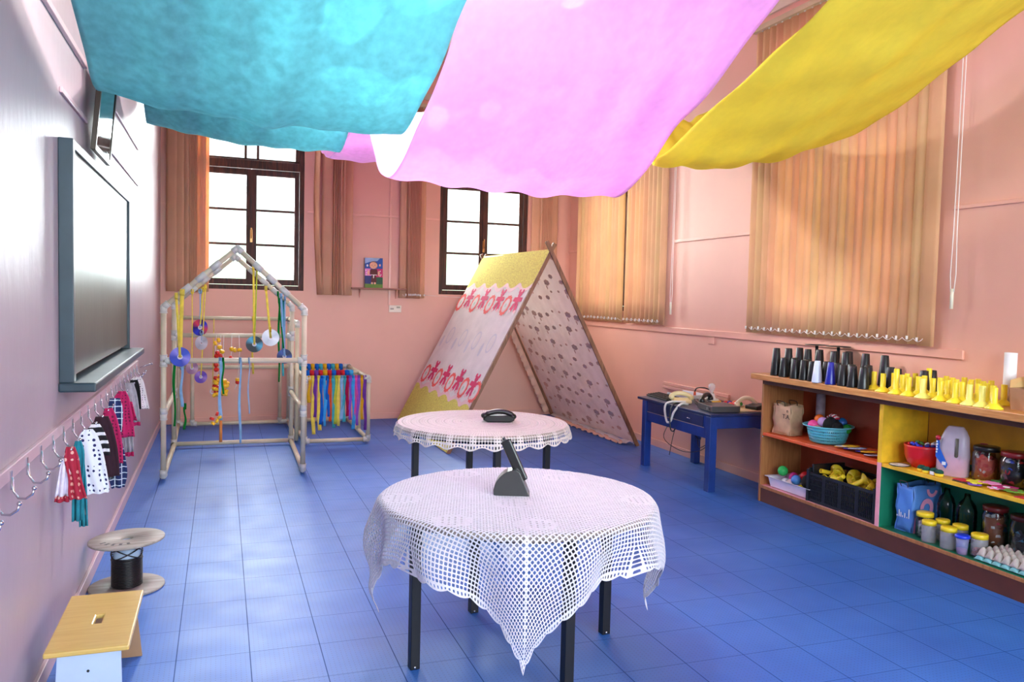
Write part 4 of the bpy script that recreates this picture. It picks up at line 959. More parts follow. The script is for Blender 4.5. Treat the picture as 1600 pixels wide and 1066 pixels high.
dr = MB().box(-.292, -.286, -.44, .50, .535, .625).build('drawer_front', m_bpt, dk, bev=.002); MB().box(-.2885, -.285, -.45, .52, .527, .531).build('worn_edge', mat('bare_wood_edge', (190, 160, 130), .6), dk); MB().tube([(-.296, -.26, .575), (-.312, -.25, .58), (-.312, -.22, .58), (-.296, -.21, .575)], .004, 6).build('drawer_pull', m_steel, dr)
MB().cbox((-.255, -.48, .40), (.03, .05, .07)).build('corner_block', m_bp, dk, bev=.003)
ZD = .656
m_kb = mat('black_keyboard_plastic', (30, 30, 33), .4)
def keyboard(x, y, rz, label, w=.44, d=.15):
    t = thing('keyboard', label, 'keyboard', (x, y, ZD), rz, None)
    b = MB(); b.prism([(-d/2, -w/2, 0), (d/2, -w/2, 0), (d/2, -w/2, .032), (-d/2, -w/2, .014)], (0, w, 0)); b.build('keyboard_case', m_kb, t, bev=.004)
    b = MB()
    for i in range(5):
        for j in range(16):
            xx = -d/2+.02+i*.026; yy = -w/2+.025+j*(w-.05)/15; zz = .014+(xx+d/2)/d*.018
            b.cbox((xx, yy, zz+.004), (.019, .019, .008))
    b.build('keys', m_phone, t)
keyboard(4.0, 6.82, math.radians(-4), 'black computer keyboard at the far left corner of the blue desk')
keyboard(4.16, 6.40, math.radians(-25), 'black keyboard with small pale keys lying behind the flat grey box', .34, .13)
m_crp = mat('cream_phone_plastic', (232, 216, 160), .35)
def handset(name, label, x, y, z, rz, m, L=.20, hh=.045):
    t = thing(name, label, 'telephone handset', (x, y, z), rz)
    b = MB(); C_ = smooth_curve([(-L/2, 0, .02), (-L*.4, 0, .035), (-L*.2, 0, .04+hh*.3), (0, 0, .04+hh*.4), (L*.2, 0, .04+hh*.3), (L*.4, 0, .035), (L/2, 0, .02)], 5)
    b.tube(C_, [.014+.004*math.sin(i/len(C_)*PI) for i in range(len(C_))], 10, flat=1.2); b.build('grip', m, t)
    for s_ in (-1, 1):
        b = MB(); b.lathe([(.001, -.006), (.024, -.006), (.027, .004), (.022, .022), (.01, .03), (.001, .03)], 18, (s_*L*.43, 0, .008)); b.build('ear_cap', m, t)
    return t
t = thing('cream_phone', 'cream telephone with handset on, at the left front of the blue desk', 'telephone', (3.99, 6.48, ZD), math.radians(70))
b = MB(); b.prism([(-.06, -.09, 0), (.06, -.09, 0), (.06, -.09, .045), (-.05, -.09, .03)], (0, .17, 0)); b.build('phone_base', m_crp, t, bev=.01)
b = MB(); b.tube(smooth_curve([(0, -.10, .05), (0, -.06, .075), (0, 0, .09), (0, .06, .085), (0, .10, .06)], 5), .019, 10); b.ball((0, -.09, .05), .026); b.ball((0, .09, .055), .026); b.build('handset', m_crp, t)
handset('black_handset', 'black telephone handset propped across the keyboard beside the cream phone', 4.10, 6.24, ZD+.045, math.radians(38), m_phone, .26, .05)
m_cable = mat('white_coiled_cable', (222, 218, 210), .45)
b = MB(); b.tube(smooth_curve([(3.99, 6.40, ZD+.02), (3.86, 6.46, ZD+.015), (3.815, 6.47, .62), (3.81, 6.42, .50), (3.812, 6.36, .51), (3.815, 6.31, .60), (3.86, 6.27, ZD+.02), (3.95, 6.30, ZD+.012)], 6), .010, 8)
tag(b.build('telephone_cord', m_cable), 'thick white telephone cord looping over the front edge of the blue desk', 'cord')
b = MB(); b.tube(smooth_curve([(3.95, 6.36, ZD+.012), (3.84, 6.35, ZD+.01), (3.80, 6.35, .60), (3.802, 6.34, .45), (3.803, 6.29, .43), (3.803, 6.26, .46)], 6), .006, 8)
tag(b.build('telephone_cord', m_phone), 'black telephone cord hanging over the front edge of the blue desk', 'cord')
b = MB()
b.tube(smooth_curve([(4.30, 6.8, .60), (4.1, 6.80, .45), (3.95, 6.7, .30), (3.98, 6.45, .22), (4.02, 6.2, .26), (4.05, 6.1, .36), (4.0, 6.2, .42), (4.05, 6.28, .34), (4.0, 6.15, .30), (4.05, 6.05, .40), (4.1, 6.2, .48), (4.2, 6.3, .60)], 7), .0035, 6)
b.tube(smooth_curve([(4.1, 6.72, .62), (4.07, 6.70, .40), (4.05, 6.71, .28), (4.04, 6.74, .12)], 6), .0035, 6)
b.tube(smooth_curve([(4.0, 6.4, .62), (4.0, 6.3, .44), (4.02, 6.2, .36), (3.98, 6.1, .42), (4.0, 6.0, .46), (4.05, 6.1, .60)], 6), .0035, 6)
tag(b.build('tangled_wire', m_phone), 'thin black wires dangling in loops under the blue desk', 'cable')
t = thing('router', 'flat dark grey electronic box at the near corner of the blue desk', 'electronic box', (4.02, 5.98, ZD), math.radians(-8))
MB().box(-.10, .16, -.15, .14, .002, .052).build('case', mat('dark_grey_plastic', (62, 62, 64), .35), t, bev=.004)
MB().tube([(-.101, -.10, .026), (-.104, -.10, .026)], .012, 14).build('socket', m_bl, t); MB().tube([(-.101, -.065, .026), (-.103, -.065, .026)], .012, 14).build('round_badge', mat('grey_badge', (120, 120, 120), .3), t)
m_wp = mat('white_glossy_plastic', (235, 236, 238), .3)
t = thing('bulb_lamp', 'bare light bulb in a white lampholder standing on a yellow disc', 'lamp', (4.30, 6.46, ZD))
MB().lathe([(.001, 0), (.085, 0), (.09, .006), (.09, .018), (.08, .022), (.001, .022)], 30).build('yellow_base', mat('yellow_painted_disc', (240, 196, 40), .4), t)
MB().lathe([(.001, .0225), (.07, .0225), (.066, .035), (.04, .042), (.03, .06), (.026, .085), (.001, .085)], 26).build('lampholder', m_wp, t)
MB().lathe([(.012, .086), (.015, .10), (.028, .125), (.034, .147), (.028, .168), (.014, .178), (.001, .181)], 22).build('bulb', frosted_mat('clear_bulb_glass', (240, 244, 246), .55), t)
t = thing('paper_tray', 'open white plastic tray with an orange plug at the back of the desk', 'tray', (4.28, 6.84, ZD), math.radians(8))
b = MB(); b.box(-.10, .10, -.19, .19, 0, .008); b.box(-.10, -.092, -.19, .19, .008, .035); b.box(.092, .10, -.19, .19, .008, .05); b.box(-.092, .092, -.19, -.182, .008, .045); b.build('tray_body', m_wp, t, bev=.003)
MB().tube([(-.03, -.14, .012), (-.03, -.14, .075)], [.016, .010], 10).build('orange_plug', mat('orange_plug_plastic', (206, 84, 52), .4), t)
MB().tube(smooth_curve([(-.03, -.14, .075), (-.02, -.16, .11), (.0, -.25, .12), (.02, -.33, .09), (.02, -.35, .03)], 6), .006, 8).build('black_plug_cable', m_phone, t)
t = thing('craft_board', 'pale wooden board with coloured modelling dough lumps on a plate at the desk end', 'craft tray', (4.33, 6.02, ZD), math.radians(-10))
MB().box(-.155, .13, -.20, .18, .0, .012).build('board', mat('pale_birch_board', (226, 196, 152), .5), t, bev=.003)
MB().lathe([(.001, .013), (.06, .013), (.085, .022), (.086, .025), (.06, .017), (.001, .017)], 26, (-.02, .12, 0)).build('plate', m_wp, t)
for i, (dx, dy, rgb, r) in enumerate(((-.05, .20, (206, 40, 50), .022), (-.03, .17, (72, 50, 170), .024), (.0, .13, (250, 120, 80), .028), (-.035, .085, (236, 90, 110), .022), (.01, .075, (60, 150, 60), .026), (-.05, .13, (240, 110, 90), .02))):
    tag(MB().ball((0, 0, 0), r, sz=.75).build('dough_lump', mat('dough_%d' % i, rgb, .6), None, (4.33+dx, 6.0+dy, ZD+.017+r*.75)), '%s modelling dough lump on the white plate of the craft board' % ['dark red', 'violet', 'large orange', 'pink', 'green', 'small orange'][i], 'modelling dough', 'dough lumps on the craft board')
handset('cream_handset', 'cream curved telephone handset resting at the end of the craft board', 4.36, 6.0, ZD+.018, math.radians(-50), mat('ivory_phone_plastic', (238, 222, 190), .35), .20, .10)
t = thing('black_phone', 'black push button telephone at the wall end of the blue desk', 'telephone', (4.38, 5.90, ZD+.014), math.radians(10))
b = MB(); b.prism([(-.06, -.07, 0), (.06, -.07, 0), (.06, -.07, .05), (-.06, -.07, .03)], (0, .14, 0)); b.build('phone_base', m_phone, t, bev=.006)
t = thing('wall_cable_duct', 'pink double cable duct on the right wall above the desk', 'cable duct', (XR, 7.05, .66))
MB().box(-.03, 0, -.6, .6, -.0, .03).build('lower_duct', m_trim, t, bev=.003); MB().box(-.022, 0, -.6, .6, .034, .066).build('upper_duct', m_trim, t, bev=.003)
# ------------------------------------------------------------------ shelf unit
m_oak = wood_mat('light_oak_veneer', (206, 150, 88), (182, 120, 64), .35, axis=1)
m_side = wood_mat('tan_side_panel', (178, 118, 70), (158, 100, 56), .45, axis=2)
m_brown = mat('dark_brown_wood', (92, 48, 32), .4, .1, 6); m_back = mat('dark_orange_brown_board', (150, 62, 32), .55, .12, 3)
m_or = mat('orange_painted_shelf', (226, 96, 48), .35, .06, 5); m_pk = mat('pink_painted_board', (236, 164, 176), .45, .05, 5)
m_ye = mat('worn_yellow_paint', (236, 186, 44), .4, .10, 8); m_gr = mat('green_painted_board', (22, 112, 84), .4, .08, 5)
m_yback = mat('ochre_back_board', (206, 150, 40), .5, .08, 5)
su = thing('shelf_unit', 'long low wooden shelf unit with orange, yellow, pink and green painted compartments', 'shelf unit', (4.29, 3.9, 0))
SO = Vector((4.29, 3.9, 0))
def sb(x0, x1, y0, y1, z0, z1, nm, m, par=None, bev=.002):
    return MB().box(x0-SO.x, x1-SO.x, y0-SO.y, y1-SO.y, z0, z1).build(nm, m, par or su, bev=bev)
XF, XK, Y1, YD, Y0 = 4.08, 4.478, 5.40, 4.17, 2.2
sb(4.0, XK, Y0, 5.47, .985, 1.03, 'unit_top', m_oak, bev=.004)
sb(XF+.005, XK, Y0+.02, Y1, 0, .115, 'plinth', m_brown)
sb(XF, XF+.02, Y0, Y1+.02, .945, .984, 'front_rail', m_brown)
sb(XF+.0, XK, Y1, Y1+.022, .0, .984, 'side_panel', m_side); sb(XF, XK, Y0-.02, Y0, 0, .984, 'side_panel', m_side)
sb(XK-.012, XK-.002, YD+.02, Y1, .116, .984, 'back_panel', m_back); sb(XK-.012, XK-.002, Y0, YD-.02, .60, .984, 'back_panel', m_yback); sb(XK-.012, XK-.002, Y0, YD-.02, .116, .598, 'back_panel', m_gr)
sb(XF, XK-.013, YD+.018, Y1-.001, .116, .135, 'bottom_board', m_pk); sb(XF, XK-.013, Y0, YD-.018, .116, .135, 'bottom_board', m_gr)
sb(XF-.001, XF+.006, Y0, Y1, .112, .1355, 'edge_strip', m_side)
sb(XF+.005, XK-.013, YD+.018, Y1-.001, .535, .557, 'shelf_board', m_or); sb(XF+.005, XK-.013, Y0, YD-.018, .535, .560, 'shelf_board', m_ye)
b = MB(); a = lambda x0, x1, y0, y1, z0, z1, m: b.box(x0-SO.x, x1-SO.x, y0-SO.y, y1-SO.y, z0, z1, m)
a(XF+.004, XK-.013, YD-.0165, YD+.0, .56, .984, 0); a(XF+.004, XK-.013, YD-.0165, YD, .116, .535, 1); a(XF+.004, XK-.013, YD, YD+.0165, .116, .984, 2); a(XF, XF+.004, YD-.0165, YD+.0165, .56, .944, 0); a(XF, XF+.004, YD-.0165, YD+.0165, .136, .56, 3)
b.build('divider', [m_ye, m_gr, m_side, m_pk], su)
MB().ball((XF+.006-SO.x, Y1-.003-SO.y, .525), .006).build('shelf_pin', m_steel, su)
ZT_, ZS, ZB = 1.031, .561, .136

# cones on top
m_bc = mat('black_plastic_cone', (30, 33, 36), .28)
def cone_mesh(r0, r1, h, m, nm, seg=22):
    b = MB(); b.lathe([(r0-.002, .0), (r0, .0), (r0, .004), (r1, h-.003), (r1-.002, h), (r1-.006, h), (r1-.008, h-.012), (.001, h-.012)], seg); o = b.build(nm, m); return o
def place(proto, used, x, y, z, label, cat, group):
    if not used[0]: o = proto; used[0] = True
    else: o = proto.copy(); col.objects.link(o)
    o.location = (x, y, z); tag(o, label, cat, group); return o
def row(proto, pts, z, lab, cat, group, used):
    n = len(pts)
    for i, (x, y) in enumerate(pts): place(proto, used, x, y, z, lab % (ORD[i]+' from the left'), cat, group)
cs = cone_mesh(.038, .025, .145, m_bc, 'yarn_cone'); ct = cone_mesh(.042, .026, .212, m_bc, 'tall_yarn_cone')
us, ut = [False], [False]
row(cs, [(4.05, 5.13), (4.05, 5.0), (4.05, 4.90), (4.05, 4.81), (4.05, 4.50), (4.05, 4.41), (4.05, 4.31), (4.13, 4.36)], ZT_, 'short black cone standing in the front row on the shelf unit, %s', 'cone', 'black cones on the shelf unit', us)
row(cs, [(4.14, 5.12), (4.15, 4.98), (4.15, 4.87), (4.14, 4.77), (4.14, 4.66), (4.15, 4.53), (4.22, 4.45), (4.27, 4.30), (4.22, 4.19), (4.30, 4.05), (4.38, 4.06)], ZT_, 'short black cone in the middle rows on the shelf unit, %s', 'cone', 'black cones on the shelf unit', us)
row(ct, [(4.07, 5.25), (4.16, 5.22), (4.33, 5.30), (4.26, 5.12), (4.33, 5.07), (4.31, 4.89), (4.32, 4.78), (4.42, 4.86), (4.38, 4.65), (4.38, 4.47)], ZT_, 'tall black cone rising behind the short ones, %s', 'cone', 'tall black cones on the shelf unit', ut)
tag(cone_mesh(.037, .021, .155, mat('white_plastic_cone', (206, 216, 238), .35), 'yarn_cone'), 'single pale white cone among the black ones on the shelf unit', 'cone').location = (4.02, 4.725, ZT_)
tag(cone_mesh(.037, .020, .155, mat('royal_blue_plastic_cone', (26, 36, 150), .3), 'yarn_cone'), 'single royal blue cone among the black ones on the shelf unit', 'cone').location = (4.03, 4.60, ZT_)
for i, (x, y, lab) in enumerate(((4.38, 5.16, 'left'), (4.42, 4.97, 'right'))):
    t = thing('plate_stand', 'black stemmed stand with a flat plate on top behind the cones, %s of two' % lab, 'stand', (x-.03, y-.03, ZT_), 0, 'black plate stands')
    MB().lathe([(.001, 0), (.045, 0), (.045, .006), (.014, .02), (.011, .03), (.012, .238), (.001, .238)], 18).build('stem', m_bc, t)
    MB().lathe([(.001, .239), (.088, .243), (.09, .247), (.001, .250)], 26).build('top_plate', m_bc, t)
m_yc = mat('yellow_plastic_spool', (240, 218, 50), .35); m_yp = mat('pale_yellow_plastic_spool', (238, 232, 120), .35)
def funnel(m, h, nm='funnel_spool'):
    b = MB(); b.lathe([(.046, 0), (.048, .0), (.048, .004), (.020, .028), (.0165, .032), (.0165, h-.001), (.0165, h), (.013, h), (.013, h-.02), (.001, h-.02)], 20); return b.build(nm, m)
fy = funnel(m_yc, .118); fyt = funnel(m_yc, .16); fp = funnel(m_yp, .118)
u1, u2, u3 = [False], [False], [False]; G_ = 'yellow funnel shaped spools on the shelf unit'
row(fy, [(4.11, 4.28), (4.06, 4.15), (4.05, 3.93), (4.05, 3.69), (4.05, 3.585), (4.05, 3.33)], ZT_, 'yellow funnel shaped spool in the front row, %s', 'spool', G_, u1)
row(fp, [(4.05, 3.82), (4.05, 3.49), (4.055, 3.41)], ZT_, 'paler yellow funnel spool in the front row, %s', 'spool', 'pale yellow spools on the shelf unit', u2)
row(fyt, [(4.05, 4.03), (4.33, 4.04)], ZT_, 'taller yellow funnel shaped spool sticking up above the others, %s', 'spool', 'tall yellow spools on the shelf unit', u3)
mid = [(4.17, 4.17), (4.13, 4.06), (4.24, 4.13), (4.14, 3.94), (4.32, 4.14), (4.24, 3.99), (4.14, 3.83), (4.38, 3.95), (4.23, 3.86), (4.15, 3.73), (4.32, 3.85), (4.43, 3.86), (4.24, 3.75), (4.14, 3.62), (4.35, 3.74), (4.43, 3.76), (4.24, 3.65), (4.15, 3.52), (4.33, 3.64), (4.42, 3.66), (4.24, 3.54), (4.15, 3.42), (4.27, 3.45)]
row(fy, mid, ZT_, 'yellow funnel spool crowded behind the front row, %s', 'spool', G_, u1)
t = MB(); t.lathe([(.030, 0), (.034, 0), (.034, .30), (.030, .30), (.030, 0)], 28); tag(t.build('paper_roll', mat('white_paper', (240, 240, 246), .7), None, (4.37, 3.50, ZT_)), 'white paper tube standing upright behind the yellow spools', 'tube')
t = thing('cardboard_box', 'open brown cardboard box with coloured papers, right end of the shelf top', 'box', (4.28, 3.18, ZT_), math.radians(6))
m_card = mat('brown_cardboard', (176, 130, 98), .8, .05, 6)
b = MB()
for sx_, (p, q) in enumerate((((-.13, -.15), (-.13, .13)), ((.13, .13), (.13, -.15)), ((-.13, .13), (.13, .13)), ((.13, -.15), (-.13, -.15)))):
    o_ = .02; P0 = Vector((p[0], p[1], 0)); Q0 = Vector((q[0], q[1], 0)); c0 = (P0+Q0)/2; out = Vector((c0.x, c0.y, 0)).normalized()*.02
    b.add([P0, Q0, Q0+out+Vector((0, 0, .12)), P0+out+Vector((0, 0, .12))], [(0, 1, 2, 3)])
b.box(-.13, .13, -.15, .13, 0, .003); b.build('box_body', m_card, t, solid=.004, recalc=False)
b = MB(); b.add([(-.15, .13, .12), (.14, .15, .12), (.12, .17, .19), (-.10, .16, .16)], [(0, 1, 2, 3)]); b.build('open_flap', mat('light_cardboard', (206, 164, 112), .8), t, solid=.003, recalc=False)
tag(MB().prism([(-.06, -.07, .01), (.10, -.03, .01), (.03, .06, .20), (-.01, .05, .20)], (.004, -.006, .0)).build('green_leaflet', mat('bright_green_paper', (90, 220, 70), .6), None, (4.25, 3.20, ZT_), bev=0), 'bright green and yellow leaflet standing up in the cardboard box', 'leaflet')
tag(MB().prism([(-.08, .02, .01), (-.07, -.08, .01), (-.05, -.07, .17), (-.06, .01, .17)], (.004, .003, .0)).build('yellow_leaflet', mat('lime_yellow_paper', (226, 226, 60), .6), None, (4.33, 3.17, ZT_)), 'lime yellow sheet standing up in the cardboard box', 'leaflet')

# upper left compartment
m_kraft = mat('crumpled_kraft_paper', (206, 172, 134), .8, .08, 10, .4, 16)
def paper_bag(name, label, x, y, z, rz, w, d, h, m, handle, parts=None):
    t = thing(name, label, 'bag', (x, y, z), rz)
    b = MB(); rr = random.Random(5)
    def wall_(p, q): b.grid(lambda u, v: (p[0]+(q[0]-p[0])*u+.006*math.sin(9*v+5*u), p[1]+(q[1]-p[1])*u+.006*math.sin(11*v*1.3+7*u), h*v+.006*math.sin(6*u)*(v > .9)), 8, 8)
    wall_((-d/2, -w/2), (d/2, -w/2)); wall_((d/2, -w/2), (d/2, w/2)); wall_((d/2, w/2), (-d/2, w/2)); wall_((-d/2, w/2), (-d/2, -w/2)); b.box(-d/2, d/2, -w/2, w/2, 0, .003)
    b.build('bag_body', m, t, solid=.0015, recalc=False)
    if handle:
        for s in (-1, 1):
            b = MB(); b.tube(smooth_curve([(s*d/2-.008, -w*.2, h-.01), (s*d/2-.014, -w*.2, h+.02), (s*d/2-.03, -w*.12, h+.03), (s*d/2-.04, w*.1, h+.03), (s*d/2-.02, w*.2, h+.01), (s*d/2-.008, w*.2, h-.01)], 4), .003, 6); b.build('handle', handle, t)
    return t
kb = paper_bag('kraft_bag', 'brown kraft paper bag with black cord handles and handwritten letters on the orange shelf', 4.22, 5.27, ZS+.001, math.radians(6), .18, .13, .235, m_kraft, m_bl)
Mt = Matrix.Translation((-.0745, -.015, .13)) @ Matrix(((0, 0, -1, 0), (-1, 0, 0, 0), (0, 1, 0, 0), (0, 0, 0, 1)))
text_part('T.A.', .048, Mt, m_bl, kb, 'handwriting')
text_part('n', .04, Matrix.Translation((-.0745, -.055, .18)) @ Matrix(((0, 0, -1, 0), (-1, 0, 0, 0), (0, 1, 0, 0), (0, 0, 0, 1))), m_bl, kb, 'handwriting')
def basket_mat():
    m = mat('turquoise_basket_plastic', (92, 196, 214), .35, .03, 5); nt = m.node_tree; b = nt.nodes['Principled BSDF']; out = nt.nodes['Material Output']
    tc = nt.nodes.new('ShaderNodeTexCoord'); sx = nt.nodes.new('ShaderNodeSeparateXYZ'); nt.links.new(tc.outputs['Object'], sx.inputs[0])
    def M_(op, a, c=None):
        n = nt.nodes.new('ShaderNodeMath'); n.operation = op
        for i, x in enumerate((a, c)):
            if x is None: continue
            if isinstance(x, (int, float)): n.inputs[i].default_value = x
            else: nt.links.new(x, n.inputs[i])
        return n.outputs[0]
    an = M_('FRACT', M_('MULTIPLY', M_('ARCTAN2', sx.outputs['Y'], sx.outputs['X']), 70/(2*PI))); zf = M_('FRACT', M_('MULTIPLY', sx.outputs['Z'], 46))
    hole = M_('MULTIPLY', M_('MULTIPLY', M_('LESS_THAN', an, .5), M_('LESS_THAN', zf, .5)), M_('MULTIPLY', M_('GREATER_THAN', sx.outputs['Z'], .02), M_('LESS_THAN', sx.outputs['Z'], .105)))
    tr = nt.nodes.new('ShaderNodeBsdfTransparent'); mx = nt.nodes.new('ShaderNodeMixShader'); nt.links.new(hole, mx.inputs[0]); nt.links.new(b.outputs[0], mx.inputs[1]); nt.links.new(tr.outputs[0], mx.inputs[2]); nt.links.new(mx.outputs[0], out.inputs[0])
    return m
t = thing('plastic_basket', 'round turquoise plastic basket full of balls on the orange shelf', 'basket', (4.275, 4.88, ZS))
MB().lathe([(.001, .002), (.115, .002), (.128, .012), (.142, .06), (.152, .115), (.150, .117), (.139, .06), (.125, .016), (.113, .006), (.001, .006)], 60).build('basket_wall', basket_mat(), t)
MB().lathe([(.150, .113), (.180, .124), (.183, .130), (.178, .133), (.150, .120), (.150, .113)], 60).build('rim', mat('turquoise_rim_plastic', (104, 206, 220), .3), t)
def ball(x, y, z, r, rgb, label, cat='ball', group=None, sz=1, m=None):
    o = MB().ball((0, 0, 0), r, 0, 24, sz).build('play_ball', m or mat('ball_%d_%d_%d' % rgb, rgb, .25), None, (x, y, z)); return tag(o, label, cat, group)
gb = 'balls in the turquoise basket'
for dx, dy, dz, r, rgb, lab in ((-.085, .075, .125, .040, (242, 82, 156), 'bright pink plastic ball at the front of the turquoise basket'), (-.02, .085, .165, .038, (242, 120, 40), 'orange plastic ball on top in the turquoise basket'), (-.045, .02, .155, .038, (206, 170, 226), 'lilac plastic ball beside the black sphere in the basket'),
        (-.06, .125, .115, .030, (44, 50, 170), 'dark blue ball low at the left of the turquoise basket'), (.03, .115, .13, .034, (212, 204, 220), 'white ball behind the pink one in the turquoise basket'), (.075, -.045, .155, .038, (30, 110, 190), 'blue ball behind the black sphere in the turquoise basket'),
        (.055, -.12, .12, .036, (30, 150, 60), 'green ball at the right of the turquoise basket'), (-.1, .01, .10, .034, (190, 160, 140), 'beige ball low at the front of the turquoise basket')):
    ball(4.285+dx, 4.88+dy, ZS+dz-.004, r, rgb, lab, group=gb)
ball(4.265, 4.835, ZS+.135, .062, (14, 14, 16), 'large black knitted ball in the turquoise basket', group=gb, m=mat('black_knit', (14, 14, 16), .9, .1, 60, .3, 90))
ball(4.27, 4.785, ZS+.125, .046, (14, 14, 17), 'smaller black knitted ball at the right of the basket', group=gb, m=mat('black_knit', (14, 14, 17), .9, .1, 60, .3, 90))
b = MB()
for i in range(9):
    a_ = -.9+i*.24; p = Vector((.0, .055*math.sin(a_), .055*math.cos(a_))); b.tube([p+Vector((-.02, 0, -.003)), p+Vector((-.0, 0, .004)), p+Vector((.02, 0, -.001))], .007, 7, m=i % 2)
tag(b.build('twisted_band', [mat('red_cotton_band', (196, 40, 60), .8), mat('white_cotton_band', (238, 232, 232), .8)], None, (4.29, 4.85, ZS+.152)), 'red and white twisted band lying over the black ball in the basket', 'hair band')
tag(MB().lathe([(.001, 0), (.035, 0), (.035, .33), (.001, .33)], 20).build('paper_roll', mat('grey_marbled_paper', (150, 140, 150), .6, .2, 12), None, (4.42, 5.14, ZS)), 'grey marbled roll standing behind the balls on the orange shelf', 'roll')
CDC = [(236, 200, 60), (200, 205, 215), (240, 190, 40), (50, 60, 190), (236, 200, 60), (170, 190, 220), (44, 50, 180), (60, 70, 200), (240, 180, 30), (190, 190, 215)]
cl = ['yellow', 'silver', 'amber', 'blue', 'yellow', 'pale blue', 'deep blue', 'blue', 'amber', 'silver']
pos = [(4.22, 4.66), (4.215, 4.64), (4.24, 4.60), (4.225, 4.575), (4.235, 4.54), (4.22, 4.51), (4.235, 4.47), (4.225, 4.43), (4.20, 4.385), (4.19, 4.34)]
for i in range(10):
    M = Matrix.Rotation(math.radians(-5), 4, 'X')
    o = MB().lathe([(.012, -.0018), (.058, -.0018), (.058, .0018), (.012, .0018), (.012, -.0018)], 34, (0, 0, 0), 0, M).build('flat_disc', mat('disc_paint_%d' % i, CDC[i], .3), None, (pos[i][0], pos[i][1], ZS+.008+(i % 3)*.0065+.004))
    tag(o, '%s disc in the overlapping row on the orange shelf, %s from the left' % (cl[i], ORD[i]), 'disc', 'discs laid in a row on the orange shelf')

# lower left compartment
t = thing('white_tray', 'shallow white plastic tray of balls at the lower left of the shelf unit', 'tray', (4.22, 5.10, ZB), math.radians(1))
b = MB(); w_, l_ = .12, .24
def ring(x, y, z): return [(-x, -y, z), (x, -y, z), (x, y, z), (-x, y, z)]
R_ = [ring(w_-.02, l_-.02, .003), ring(w_-.006, l_-.006, .075), ring(w_+.012, l_+.018, .082), ring(w_+.012, l_+.018, .086), ring(w_-.008, l_-.008, .081), ring(w_-.022, l_-.022, .008)]
vs = [v for r in R_ for v in r]; fs = [(k*4+i, k*4+(i+1) % 4, k*4+4+(i+1) % 4, k*4+4+i) for k in range(5) for i in range(4)]+[(3, 2, 1, 0), (20, 21, 22, 23)]
b.add(vs, fs); b.build('tray_body', mat('white_tray_plastic', (226, 222, 238), .3), t, bev=.004)
gt = 'balls in the white tray'
for dx, dy, dz, r, rgb, lab in ((-.04, .155, .135, .040, (50, 190, 96), 'green plastic ball at the left end of the white tray'), (.0, .075, .10, .038, (206, 60, 150), 'magenta plastic ball in the white tray'), (-.045, -.01, .10, .038, (84, 150, 226), 'sky blue plastic ball in the white tray'), (.04, -.01, .12, .040, (214, 44, 48), 'red plastic ball in the white tray'),
        (-.055, .10, .055, .036, (218, 224, 236), 'pale ball under the green one in the white tray'), (-.05, .045, .060, .036, (226, 206, 214), 'cream ball beside the sky blue one in the white tray'), (-.06, -.09, .045, .034, (206, 196, 40), 'small yellow ball low in the white tray'), (.055, .05, .09, .036, (170, 180, 210), 'light grey blue ball behind the magenta one')):
    ball(4.22+dx, 5.10+dy, ZB+dz, r, rgb, lab, group=gt)
ball(4.20, 4.965, ZB+.105, .062, (12, 12, 14), 'large black ball in the white tray next to the crate', group=gt, m=mat('black_knit', (12, 12, 14), .85, .1, 60, .3, 90))
m_cr = mat('black_crate_plastic', (14, 17, 28), .4)
t = thing('crate', 'black slatted plastic crate filled with yellow spools in the shelf unit', 'crate', (4.26, 4.54, ZB))
X_, Yw, Hc = .155, .325, .245
b = MB()
for s in (-1, 1):
    b.box(s*X_-.006, s*X_+.006, -Yw, Yw, 0, .02) ; b.box(s*X_-.006, s*X_+.006, -Yw, Yw, Hc-.02-(.03 if s < 0 else 0), Hc-(.03 if s < 0 else 0))
    for k in range(1, 5): b.box(s*X_-.004, s*X_+.004, -Yw, Yw, k*.043-.0025, k*.043+.0025)
    for k in range(41):
        y = -Yw+k*2*Yw/40; wdt = .0035 if k % 10 else .012; b.box(s*X_-.004, s*X_+.004, y-wdt/1, y+wdt/1, 0, Hc-.035)
    b.box(-X_, X_, s*Yw-.006, s*Yw+.006, 0, .02); b.box(-X_, X_, s*Yw-.006, s*Yw+.006, Hc-.02, Hc)
    for k in range(1, 5): b.box(-X_, X_, s*Yw-.004, s*Yw+.004, k*.043-.0025, k*.043+.0025)
    for k in range(19): x = -X_+k*2*X_/18; b.box(x-.0035, x+.0035, s*Yw-.004, s*Yw+.004, 0, Hc-.01)
    for s2 in (-1, 1): b.box(s*X_-.012, s*X_+.012, s2*Yw-.012, s2*Yw+.012, 0, Hc-.01)
b.box(-X_, X_, -Yw, Yw, 0, .005); b.build('crate_body', m_cr, t)
MB().box(-X_+.012, X_-.008, Yw-.03, Yw-.014, .15, Hc+.03).build('end_handle', m_cr, t, bev=.003)
rr = random.Random(11)
fl_ = funnel(m_yc, .118); uf = [False]; n_ = 0; layers = [.07, .13, .185, .215]
while n_ < 24:
    a_ = rr.uniform(0, 2*PI); el_ = rr.uniform(-.5, .5); ax = Vector((math.cos(a_)*math.cos(el_), math.sin(a_)*math.cos(el_), math.sin(el_)))
    c_ = Vector((rr.uniform(-.10, .10), rr.uniform(-.27, .27), layers[min(3, n_//5)])); p_ = c_-ax*.059; q_ = c_+ax*.059
    if not (abs(p_.x) < .095 and abs(p_.y) < .265 and abs(q_.x) < .125 and abs(q_.y) < .295): continue
    o = place(fl_, uf, 4.26+p_.x, 4.54+p_.y, ZB+p_.z, 'yellow funnel shaped spool lying in the black crate, %s of the heap' % ORD[n_], 'spool', 'yellow spools in the black crate')
    o.rotation_euler = ax.to_track_quat('Z', 'Y').to_euler(); n_ += 1
